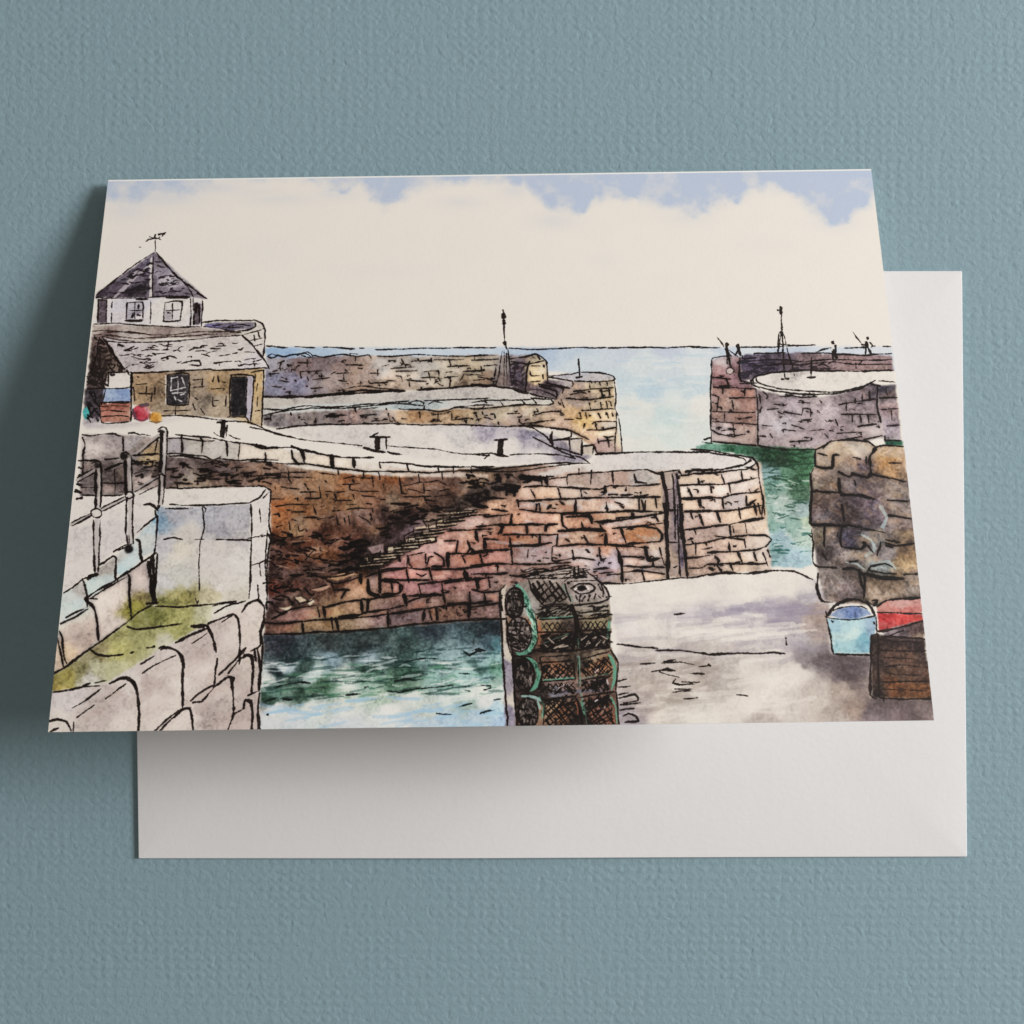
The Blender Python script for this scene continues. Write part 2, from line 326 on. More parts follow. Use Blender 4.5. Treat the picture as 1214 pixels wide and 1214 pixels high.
    wash('R', '-20,46 230,72 500,97 900,112 1250,112 1330,180 1260,330 1180,420 960,530 700,645 650,740 480,850 250,900 120,1010 40,1075 36,200 -20,190',
         '100,90,#a08878 250,110,#98806e 150,180,#8f7462 300,180,#a07c5c 430,130,#b08a66 560,130,#a8683c 700,130,#a86a3c 850,140,#a8602c 830,118,#c07a4a 640,180,#a07454 760,230,#9c6a44 980,150,#7c5c4c 1080,150,#84604e 1000,220,#86644e 1090,230,#8c6c58 950,260,#946c4e 860,320,#b59878 1040,290,#9c7a60 1130,250,#5c4840 1220,200,#6c5244 1250,280,#3c2c26 250,240,#b08e70 400,280,#a87c54 550,290,#a87448 720,300,#96684a 90,340,#d0763a 100,430,#d88a54 200,330,#b07848 300,340,#a06c44 450,340,#a47850 600,320,#a07850 90,260,#c09068 350,430,#8c6850 550,400,#9c7868 650,390,#8f7060 700,440,#7c5c4c 730,470,#8f6848 480,440,#846250 250,440,#a08870 220,490,#b59470 150,500,#a87048 100,510,#8a4c28 320,490,#7a5848 800,390,#3a2824 950,370,#3c2a28 1080,340,#4a3830 900,440,#2c1f1e 830,450,#342523 780,520,#2a1d1b 860,520,#3c2c30 950,480,#6c5860 1000,450,#8c7884 1100,430,#8a7468 620,480,#5c4034 600,530,#6a4438 480,480,#4a2c20 400,500,#3c241c 480,575,#9c7060 560,590,#7a4c40 430,540,#4a2c22 660,590,#2a1c1a 620,650,#1f1614 340,610,#b08468 300,570,#5c3424 200,540,#3c241c 100,560,#2c1c18 90,610,#7a5a58 200,600,#4a2e26 370,650,#7c4a28 470,650,#5c3a24 560,660,#3a2420 200,680,#7c4428 100,670,#4c302a 300,700,#3c2620 450,730,#5a443e 350,730,#6c5450 250,740,#6a5048 150,750,#6a504c 80,770,#2e2020 560,720,#2c1e1c 660,700,#221816 500,760,#4c3630 330,790,#4a3632 150,830,#4a302c 80,860,#8c3c30 200,860,#7c4a40 100,900,#6c4c48 200,920,#a08478 100,1000,#3a2828 60,960,#8c7880 350,830,#5c403a 430,780,#6c4c3c',
         soft=3, cloud=30, grain=16, power=4.2, stone=.6, sat=.9, wob=2)
    wash('R', '-20,46 230,72 500,97 900,112 1250,112 1330,180 1180,420 960,530 700,645 480,850 250,900 40,1075 36,200 -20,190', '#5a3626', alpha=.3, soft=3)
    dashes('R', '60,560 600,480 640,700 300,860 60,980', 46, 50, 20, 0, 18, '#8a6656', alpha=.3, seed=91)
    for s, c in (('430,800 540,765 640,775 500,825', '#b08866'), ('320,880 440,845 462,866 370,892', '#c09880'), ('215,930 260,924 302,950 250,966', '#dcc4a4'), ('298,962 340,940 352,960 312,982', '#dcc8ac'), ('110,1002 202,990 180,1022', '#dcc8ac'), ('820,602 1020,592 1026,612 900,640 820,640', '#d2c0a2'), ('950,547 1130,536 1136,560 950,572', '#d2c0a2'), ('1005,475 1160,458 1165,472 1010,490', '#cdb698'), ('1002,494 1160,482 1160,500 1002,512', '#7c6a62'), ('700,692 860,652 882,668 800,690', '#bca68c'), ('690,602 800,582 800,640 720,650', '#9c8280'), ('660,692 702,672 696,700', '#d0bca0'), ('1020,640 1060,590 1159,570 1159,640 1040,650', '#b8908a'), ('780,750 900,690 960,680 950,735', '#b48482'), ('1060,440 1130,420 1200,415 1200,440', '#c0aa8c'), ('1190,385 1300,370 1300,392 1200,398', '#c8b294')):
        wash('R', s, c, soft=1, alpha=.9)
    wash('F', '-60,905 60,895 80,930 -20,950', '#b89878', alpha=.5, soft=3)
    # quay edge stones
    wash('B', '650,345 830,352 960,368 1090,382 1214,402 1290,418 1500,445 1700,478 1950,515 2290,530 2290,552 1950,548 1700,540 1500,526 1290,500 1214,466 900,458 650,432',
         '690,390,#a89c9a 780,390,#c2b6aa 900,410,#cdc2b6 1050,420,#cbbfb2 1200,435,#c9bdb0 1400,480,#cdc1b4 1600,500,#d0c2b2 1900,530,#c8b4a4 2200,545,#bfa898', stone=0.7)
    # pier head top
    wash('F', '330,880 480,840 610,826 640,778 770,772 1214,766 1330,772 1440,800 1455,830 1400,862 1214,856 960,862 480,868 400,900', '500,860,#cfc4ba 620,840,#d8d0c8 700,810,#d2cac4 900,800,#cfc8c6 1100,820,#d6cec8 1300,800,#d8d0cc 1400,830,#dcd4cc 560,850,#cfbfb4', cloud=10)
    wash('F', '470,880 600,872 890,862 960,885 955,930 650,950 480,935', '520,910,#a89080 640,890,#b09a90 760,900,#a88c80 860,900,#b8b0ae 930,910,#b4b0ac', alpha=.8)
    # slot in the wall
    wash('F', '965,872 1055,868 1090,1400 990,1410 985,1100', '1000,900,#a49084 1010,1100,#a08a7e 1020,1300,#ac9482 1050,900,#6c6070 1068,1100,#6a6072 1080,1300,#645a6c 1030,1380,#a08c80')
    # --- harbour water
    wash('E', '50,662 300,656 700,624 1214,586 1295,590 1310,1160 30,1165',
         '150,700,#3c3f4a 400,700,#3a4442 600,680,#3c4a48 900,640,#33414a 1150,620,#2a373e 200,760,#2c3c40 500,740,#3a4c4c 800,700,#3c5450 1100,680,#4c6468 180,815,#b4c8d0 130,850,#1c3034 400,805,#7c98a4 600,800,#9ab0bc 700,780,#48605c 300,872,#b9d0cc 250,840,#304c44 600,838,#3c6050 800,805,#2f5048 900,785,#6c8c88 1000,760,#8cacb0 1150,740,#90aab4 1160,830,#4c7068 800,850,#385c48 950,870,#86aca6 1100,862,#9cc8c0 1180,885,#88b4b2 200,930,#668672 110,950,#56786a 350,930,#5a7c60 480,885,#c8d8cc 600,922,#8cac98 700,900,#4c7058 800,932,#6c8c74 1000,925,#7ca494 1150,945,#d0dcd2 70,890,#d4d8d4 80,998,#2c4c3c 260,970,#3c5c48 500,995,#c8d2c0 650,965,#a0b8a0 800,975,#d6dcd4 1000,980,#ccdcd8 100,1050,#dcdedc 300,1040,#d2dcd6 500,1040,#d4ded8 700,1050,#dadeda 900,1030,#c4d2c6 1100,1030,#a0bcb0 200,1110,#c8d4dc 500,1110,#c8d0dc 700,1120,#d0d8dc 900,1125,#b0c8e0 1000,1095,#a8c8e4 1150,1105,#b0cce4 1200,1000,#d8dedc 1190,640,#28343c 1210,700,#46606a 1180,790,#8cb4b4 1260,650,#252e36 1250,720,#4c7880 1270,760,#8cb4b4 1230,820,#4c7c64 1280,850,#6c9c88 1240,900,#86a898 1270,960,#c8d8d0 1240,1050,#a0c8e4 1275,1105,#98b8e4 60,1120,#d0d8de',
         cloud=30, grain=14, power=3.9, sat=.8)
    dashes('E', '60,780 1250,720 1250,960 60,1000', 90, 110, 9, -3, 5, '#16302c', alpha=.42, seed=31)
    dashes('E', '60,780 1250,720 1250,1000 60,1040', 56, 100, 8, -3, 5, '#e2e8e6', alpha=.42, seed=32)
    dashes('E', '60,1000 1250,980 1250,1140 60,1140', 40, 130, 13, -4, 6, '#8fb8e0', alpha=.42, seed=33)
    dashes('E', '60,680 700,640 1250,600 1250,720 60,780', 40, 90, 12, -3, 8, '#16242a', alpha=.2, seed=34)
    dashes('E', '60,840 800,800 1250,860 1250,960 60,990', 40, 80, 10, -3, 8, '#4c8060', alpha=.4, seed=35)
    # --- quay floor in front
    wash('G', '690,405 800,402 1000,378 1214,358 1420,345 1640,335 1700,355 1770,385 1830,490 1840,760 2045,770 2045,985 2360,990 2375,1130 735,1135 745,720 708,470',
         '800,440,#dcd4c8 1000,420,#ddd5ca 1150,430,#dad2ca 900,510,#cdc6c6 1100,550,#b5acb4 1000,575,#cfc6c4 1180,530,#a8a0aa 900,600,#d8cfc8 800,640,#d0c8c8 1100,640,#d8cec6 1000,680,#c8beb8 760,690,#cdc2bc 900,780,#b5a8a2 1100,720,#a89c96 800,800,#a89c98 900,900,#b0a298 1100,860,#b5a89e 1190,900,#a89a90 1000,980,#c0b4a8 860,1000,#a09290 1150,1000,#cfc5ba 800,1080,#958890 1000,1070,#c8bcb0 1180,1090,#ddd3c8 1414,400,#ddd5cb 1614,400,#d8d0c8 1714,470,#a8a0a8 1514,520,#b0a8b0 1664,540,#9a9098 1364,560,#c8c0c4 1314,640,#dcd4ca 1614,620,#b0a6aa 1514,640,#a8a0a8 1754,620,#a08c84 1774,560,#947c70 1364,700,#c0b6b4 1664,690,#a8a0a4 1414,830,#d0c5ba 1294,880,#aba098 1514,900,#dacfc4 1694,785,#7a6e70 1814,800,#6c5f62 1914,850,#5c4e50 1964,800,#54464a 1664,860,#d5cac0 1774,960,#baaca2 1914,960,#a08c80 1974,1020,#8c7468 1864,1060,#a8988e 1414,1000,#d8cdc2 1614,1050,#cabdb2 2064,1050,#5c4c50 2214,1050,#5a484a 2334,1060,#6a5654 2114,1005,#48383a 1994,930,#7c6a64 1264,1080,#d8cdc2 1514,1095,#b0a29a 1350,760,#b8aca6 1560,760,#c4bab6 1450,600,#d4ccc8',
         cloud=26, grain=12, soft=3, lift=.2, sett=.55)
    wash('G', '700,470 1000,400 1640,345 1770,400 1780,440 1400,500 1000,520 720,560', '#e2dace', alpha=.55, soft=10, sett=.3)
    dashes('G', '760,560 1800,500 1800,780 760,800', 34, 170, 24, -5, 5, '#8f8492', alpha=.2, seed=41)
    dashes('G', '760,420 1700,400 1700,1100 760,1100', 46, 200, 20, -4, 5, '#e6ded4', alpha=.3, seed=42)
    dashes('G', '740,800 1200,760 1300,1000 760,1110', 40, 130, 22, -8, 10, '#8c7c74', alpha=.2, seed=44)
    dashes('G', '1250,540 1800,430 1800,600 1300,640', 30, 160, 26, -6, 6, '#8c8294', alpha=.24, seed=45)
    dashes('G', '1100,640 1650,600 1650,680 1100,690', 16, 200, 18, -3, 4, '#e8e0d6', alpha=.4, seed=46)
    dashes('I', '460,760 830,760 830,960 640,900', 24, 70, 24, 20, 16, '#4a3c40', alpha=.2, seed=43)
    # --- rough wall on the right
    wash('H', '632,832 720,793 880,798 935,822 1082,822 1130,1214 1205,1605 985,1640 745,1625 680,1610 640,1440 620,1300 605,1180 605,962 632,930',
         '720,830,#b5a088 850,830,#c9b49e 700,880,#b09680 820,900,#a88c78 660,960,#a08878 750,950,#8c7a70 860,920,#7c6c72 1000,850,#c4a484 1000,900,#c8925c 1080,920,#a8886c 1000,955,#b88c60 700,1040,#806a5c 850,1000,#80706c 950,1020,#7a6a68 1050,1040,#968478 680,1130,#6e5c54 760,1180,#54464a 880,1100,#6c5c64 1000,1150,#75625a 1080,1150,#8a7c78 640,1000,#8c7c6c 690,1190,#6a5c5c 790,1180,#5c4c48 940,1180,#6c5c60 1070,1160,#8c7c70 1070,1230,#847068 690,1280,#7c6c64 810,1300,#4c4450 940,1300,#7c7470 1090,1290,#8a7258 1090,1390,#8f7050 710,1380,#6a5c58 810,1380,#8a7a70 990,1380,#8a7c78 1070,1430,#9a7c58 730,1510,#8a7a70 810,1550,#6c5c58 930,1530,#806a54 1040,1530,#7a6450 1140,1550,#7c6c60 970,1450,#8c9490 940,1600,#9c8470 640,1280,#8a7a68', cloud=34, grain=16, stone=0.7, lift=-.1, sat=.82)
    dashes('H', '640,960 1090,960 1180,1560 700,1560', 50, 60, 26, 5, 30, '#3a2c2c', alpha=.22, seed=51)
    dashes('H', '640,860 1060,860 1160,1560 660,1300', 40, 50, 26, 5, 30, '#c09a70', alpha=.2, seed=52)
    ink('I', '13 780,150 830,180 850,220 800,260;18 880,10 910,60 890,110;12 840,300 920,290 960,330;10 700,290 760,300 800,330;10 1046,-130 1040,-60', '#a0aaa8', .7)
    # bucket, sacks and crate
    wash('I', '605,578 856,570 840,757 640,757', '660,660,#a8d4d8 720,650,#b4dcdc 780,680,#6cb0c8 820,700,#7ab4d0 680,720,#90c8d4 840,640,#88a8c8 640,610,#90c0d8 700,600,#9cccd8', soft=1, sat=.72)
    wash('I', '615,565 660,530 740,513 812,530 835,560 740,582 680,584', '650,565,#8094bc 740,550,#6078b4 800,555,#8098c8', soft=1, sat=.75)
    wash('I', '860,520 920,482 1085,475 1092,556 866,547', '900,520,#b87c70 980,500,#c09088 1060,500,#c88c84 1000,540,#b86860 1060,540,#c07870', soft=1)
    wash('I', '864,550 1094,556 1100,592 930,628 868,645', '900,580,#c43c3c 1000,580,#cc4844 1070,570,#d05048 900,620,#b84a48 ', soft=1)
    wash('I', '890,665 930,628 1100,590 1108,688 880,690', '920,660,#8a7c80 1000,630,#6c5c60 1070,620,#5c4844 1080,660,#8c7868')
    wash('I', '830,665 870,660 900,672 1106,685 1147,992 870,988 836,990', '850,800,#4a3a34 950,700,#4c3c38 950,770,#70564a 1050,720,#443430 960,850,#604a3c 1080,860,#5c4438 950,940,#7a5236 1080,930,#80583a 1100,780,#4c3c36 850,950,#40322c 1000,790,#6c5244', cloud=30, sat=1.0, lift=-.05)
    # --- left foreground: steps, walls, moss
    wash('B', '205,330 400,328 600,345 640,440 640,600 420,642 200,645', '300,370,#a89b98 380,360,#9c908e 260,400,#c4b8b2 340,520,#6e605e 380,560,#655854 440,380,#ab9f9b 520,500,#6f6260 560,460,#c5a880 520,580,#b8a49a 230,580,#8a7a75 480,420,#8c807c 290,560,#7a6c68 620,520,#5c4a44', cloud=30, stone=0.7)
    wash('B', '155,690 200,640 430,640 600,600 640,600 600,700 590,760 490,850 400,900 220,1060 110,1145', '220,860,#cfc6c3 400,800,#cdc4c3 350,700,#dcd4cd 500,700,#d9d1ca 200,740,#dcd4cc 180,1000,#d8cfcb 340,880,#d4cbc8 560,650,#d8d0c8', cloud=12)
    for pl, cs in (('480,870 560,780 592,742 592,930 510,962', '560,800,#c0d0d8 590,770,#8cb0c8 550,880,#c8ccca 530,930,#bcc4c4'),
                   ('372,960 480,875 515,970 430,1042 390,1052 385,1000', '400,960,#bcbcb6 450,980,#c0d4da 420,1020,#b8d4dc 490,940,#c4d0d2'),
                   ('225,1090 300,1010 380,960 380,1072 260,1162 230,1150', '330,1000,#a8a098 350,980,#b4aca4 300,1090,#c4d6d4 250,1120,#c8dcda 360,1060,#bcc8c6'),
                   ('100,1150 220,1075 240,1190 100,1310', '200,1110,#b8b2ac 150,1150,#c8cfcb 180,1210,#c4d6d6 130,1260,#c8d4d2')):
        wash('B', pl, cs)
    wash('C', '95,620 235,510 250,480 440,345 562,278 592,330 585,505 440,605 240,745 60,866 80,680', '150,580,#c4c8c4 180,540,#c8d6d4 180,650,#b5a8a4 360,600,#b5aaa6 370,480,#bcb2ae 500,400,#b9aeac 540,470,#7c7450 90,760,#c8b098 480,540,#85823e 300,650,#b0a4a0 330,500,#c0b6b2 540,330,#b4a9a8 200,700,#a89a96', cloud=24, stone=0.7)
    wash('B', '630,606 1152,598 1175,612 1080,688 590,712 600,690', '700,650,#dad2c8 900,640,#dcd4ca 1050,640,#dcd4cc 1130,620,#d8d0cc', cloud=8)
    wash('B', '590,706 1078,686 1072,1214 1050,1225 590,1225', '650,760,#a9a8b4 610,775,#7ca4c4 720,740,#b0acb4 760,850,#cdc2b6 720,920,#d4c8b0 660,900,#c8c2c8 740,1040,#c8c4b8 900,740,#a6a2ac 1000,790,#aaa4aa 900,820,#a29ca6 1040,850,#b8b0b0 850,760,#a8a8b2 900,930,#d6cac0 1000,1000,#dcd3ca 850,1000,#d9cec4 900,1100,#dbd1c6 680,1140,#aca058 640,1190,#918e40 720,1160,#a49848 860,1160,#c4b484 960,1180,#d4c8b0 620,1080,#cac6c4', cloud=26, grain=14, sat=.72)
    wash('B', '1075,686 1176,608 1180,800 1165,1010 1160,1240 1065,1225', '1100,720,#dad1cb 1120,900,#dbd2cc 1110,1100,#dcd3cd 1150,700,#d5ccc8 1150,1000,#d4cac6', cloud=8)
    wash('C', '560,512 600,517 840,508 1050,488 1060,505 860,602 640,722 400,882 330,912 150,947 50,958 55,930 65,868 240,742 440,602',
         '600,560,#7e8034 520,600,#8b8840 480,580,#94903c 750,560,#b3ae5a 820,540,#c8c392 700,640,#b3ae58 560,680,#bcb76a 400,750,#b0a854 420,680,#a09a54 300,770,#8c7c4c 200,860,#8a804c 300,820,#c0bc8c 380,830,#c5c286 230,880,#cfc8b8 120,900,#a0903c 80,940,#c4a848 640,700,#c8c2a0 640,540,#9a9648 900,560,#d0c8b4 980,520,#d8d0c4', cloud=34, grain=16, soft=3, sat=.74)
    wash('C', '50,958 330,912 640,722 860,602 1060,490 1115,478 1148,530 1135,640 1142,720 1115,960 1118,1175 30,1175',
         '130,1000,#cfc8ca 300,1040,#b5aaa6 400,980,#c0b4b0 240,1080,#bdb2ad 560,900,#b8acaa 620,860,#c6bcb6 600,1050,#ded3cb 800,850,#dacec7 780,740,#c0b4b0 700,760,#cac0bc 960,700,#d4c8c2 900,640,#c8bcb8 1060,640,#dccfc6 1080,560,#dacfc8 880,1060,#b0a4a0 1000,930,#b8aca8 940,980,#c0b4ae 1040,1050,#b5a8a4 700,1090,#ddd2cb 80,1120,#d8d0c8 450,900,#d8d0cc 720,900,#ddd3cb 1060,850,#c8bcb4 420,1120,#dad0c8 850,960,#cdc2bc', cloud=20, lift=-.06)
    wash('C', '50,958 330,912 640,722 860,602 1060,490 1115,478 1148,530 1135,640 1142,720 1115,960 1118,1175 30,1175', '#d6b8a4', alpha=.2, soft=2)
    dashes('C', '60,1000 340,940 650,760 1060,540 1110,700 1090,1100 120,1120', 30, 150, 50, -32, 8, '#b49c92', alpha=.16, seed=120)
    # shed and lookout
    wash('A', '580,476 852,718 770,712 280,712 284,690', '400,650,#554a55 330,690,#4a4048 520,540,#6a6070 480,680,#3c333a 440,610,#726874 540,620,#5c525c 620,560,#8d8590 650,620,#aba2aa 720,690,#6b616a 600,690,#7c727c 780,650,#8f868c 610,520,#7a7078', cloud=30, power=5)
    ink('A', '18 550,545 460,630 372,715;10 500,560 440,630', '#b9aeb2', .75)
    ink('A', '14 566,500 562,600 562,712', '#d4ccc8', .85)
    wash('A', '283,714 770,712 828,722 822,860 770,864 560,852 268,848', '300,780,#d8d0cc 400,760,#c9c3cd 520,740,#c6c0cc 600,780,#ddd6d0 720,780,#dcd4cc 800,790,#cac4c8 400,820,#d4ccd0', cloud=10)
    wash('A', '292,722 338,722 335,842 290,840', '#5f5158', soft=1)
    wash('A', '440,735 520,735 520,826 438,826', '460,760,#b8b2bc 500,800,#d4ccd0 480,780,#8c8490', soft=1)
    wash('A', '632,735 718,735 712,828 628,830', '660,760,#d4ccc8 690,800,#cfc8c8 660,810,#a8a0a4', soft=1)
    wash('A', '785,735 820,740 815,850 782,850', '#5c5056', soft=1)
    wash('A', '262,850 560,854 820,864 960,884 1020,892 1030,906 860,920 640,918 480,940 330,935 262,900', '300,870,#b5a59a 330,895,#8a7570 500,870,#a89a90 640,890,#8f7e78 800,885,#a0928a 950,895,#857670 450,920,#b4a8a2 700,910,#a8988e', cloud=20)
    wash('A', '830,842 900,830 1090,828 1145,855 1148,1010 1128,1005 1040,908 960,884 830,862', '1120,900,#cfc6bd 1080,890,#d0c6ba 1130,980,#d4ccc4', soft=1)
    wash('A', '838,846 900,838 1095,836 1090,868 980,884 838,862', '860,852,#8078a0 960,860,#686070 1060,850,#807884', soft=1)
    wash('A', '318,912 480,940 800,918 1030,905 1100,960 1168,1075 960,1082 480,1095 430,1088 380,1000', '450,960,#bab0b2 600,980,#c6bdba 800,1000,#cfc6c0 1000,1000,#d2c9c2 700,1050,#d0c7c1 480,1060,#b9aeae 1100,1060,#d0c8cc 1050,950,#cdc4be 560,940,#b8aeac 900,950,#c4bab4', cloud=22)
    wash('A', '262,905 318,912 380,1000 430,1088 450,1104 340,1112 320,1190 225,1235 248,1050', '300,930,#7a6560 290,1050,#453733 380,1070,#75655a 330,1000,#55453f 270,1150,#4c3e3c', cloud=30)
    wash('B', '466,12 1142,-8 1132,292 960,247 680,232 620,242 470,172', '520,90,#b08a60 600,120,#9c7c5a 680,220,#b59a7a 800,100,#a58a70 900,80,#b08a5c 930,180,#b39a7c 1110,100,#cda266 1110,220,#cdaa7a 560,30,#b89068 840,160,#94806c 760,60,#9c8268', cloud=36, grain=14, sat=.75)
    wash('B', '225,95 330,95 320,200 300,270 215,280', '280,140,#453c40 270,200,#4a4046 240,260,#a49a9c')
    wash('B', '345,14 462,10 460,90 345,88', '#dad2c8', soft=1)
    wash('B', '325,94 462,92 460,166 318,165', '340,140,#98a8c8 440,110,#7d92bb 400,150,#8a9cc4', soft=1)
    wash('B', '300,172 462,166 456,266 310,272', '340,220,#a86c5c 420,250,#b9826e 400,190,#9c6252', soft=1)
    wash('B', '214,272 460,272 640,240 800,240 700,262 500,292 230,300', '260,280,#aca2a8 400,285,#c0b6b6 600,255,#d4ccc4', soft=4, alpha=.8)
    blob('B', 232, 222, 18, 32, '#4aa4a4', soft=1)
    blob('B', 515, 222, 46, 42, '490,240,#b83848 520,220,#c44c58 555,215,#d89090 500,200,#c84450', soft=1)
    blob('B', 590, 243, 34, 28, '580,245,#d08c38 605,240,#dca458', soft=1)
    wash('B', '648,24 758,22 755,176 648,178', '#3b3639', soft=1)
    wash('B', '978,32 1055,34 1052,240 972,238', '#2d282b', soft=1)
    wash('B', '1052,34 1090,34 1076,264 1050,244', '#b4aab6', soft=1)
    # --- lobster pots
    wash('G', '135,432 172,400 182,560 206,760 224,1135 165,1135 150,760 140,600', '155,480,#c0b2a0 160,600,#b4a698 180,760,#c0b4a4 190,900,#948c96 185,1050,#847c8c 215,1000,#c8bcae 165,800,#8c8490', soft=1)
    wash('Q', '55,200 120,158 200,150 225,100 540,42 630,85 740,150 800,230 800,300 815,400 808,620 850,690 865,800 850,940 872,1230 130,1230 120,960 100,680 58,560 48,300',
         '350,470,#8a7a5c 690,450,#8a7c60 300,480,#b07050 420,350,#6a6258 690,350,#9c9084 350,240,#74665e 650,230,#a89a94 740,220,#a89a92 430,590,#4a3a30 680,590,#3a2c28 430,790,#94684c 700,760,#94684a 430,910,#947870 680,880,#74605a 700,1080,#845a48 450,1080,#865c44 380,1050,#a48468 450,710,#6c5c50 680,680,#94826e 420,955,#74727a 400,90,#a8988e 250,300,#a09890 160,600,#5c4c44 120,900,#3a2e2a 150,700,#3a2e28 300,960,#3c302a 580,700,#44382e 560,500,#3a2f2a 560,1100,#3c322c', soft=1, cloud=26, power=4.2, lift=-.02)
    ink('Q', '40 140,180 190,240 230,360 262,450 262,560 220,640 150,660;32 215,705 270,740 296,820 270,900 240,922;16 800,440 792,560;20 802,680 835,740 846,830 820,925;15 330,862 440,850 550,840;12 600,1010 622,1100;11 812,980 850,1060 856,1170;9 300,412 540,402;14 300,985 330,1040 318,1130', '#5f9c82', .85)
    ink('Q', '18 170,972 260,976 312,1012;12 290,1010 300,1060', '#93b4ac', .85)
    ink('Q', '22 580,690 586,900;24 470,180 532,290;16 585,930 640,1100', '#76887a', .8)
    ink('Q', '14 300,440 300,500;9 320,518 520,502;9 590,505 780,490;9 600,900 760,880;12 560,1010 575,1100;10 300,620 290,560;9 830,1100 835,1180', '#b06a4c', .7)
    ink('Q', '18 360,962 540,940 760,930', '#6c6a76', .8)
    dashes('Q', '140,180 200,220 270,420 280,580 200,660 160,640 240,560 230,420', 40, 40, 8, 60, 16, '#274438', alpha=.7, seed=71)
    dashes('Q', '140,180 200,220 270,420 280,580 200,660 160,640 240,560 230,420', 22, 36, 8, 60, 16, '#bcdccc', alpha=.6, seed=72)
    dashes('Q', '220,700 290,740 300,860 250,920 240,880 270,800', 12, 30, 7, 80, 16, '#274438', alpha=.7, seed=73)
    for (x, y, rx, ry, c) in ((120, 305, 66, 112, '#241c19'), (150, 530, 90, 128, '#7c706c'), (190, 820, 70, 118, '#261d1a'), (215, 1095, 76, 112, '#241c19')):
        blob('Q', x, y, rx, ry, c, soft=1)
        pl = ' '.join('%.0f,%.0f' % (x + .92 * rx * np.cos(a), y + .92 * ry * np.sin(a)) for a in np.linspace(0, 6.28, 12))
        if rx == 90:
            hatch('Q', pl, 27, (86, 3), 17, '#1f1613', .92, seed=5)
        dashes('Q', pl, 20, 32, 8, 84, 12, '#b0a298', alpha=.5, seed=int(x))
        dashes('Q', pl, 12, 30, 9, 84, 20, '#6c605a', alpha=.8, seed=int(y))
        ring('Q', x, y, rx, ry, 12)
        dashes('Q', pl, 8, 60, 10, 5, 14, '#171210', seed=int(x + y))

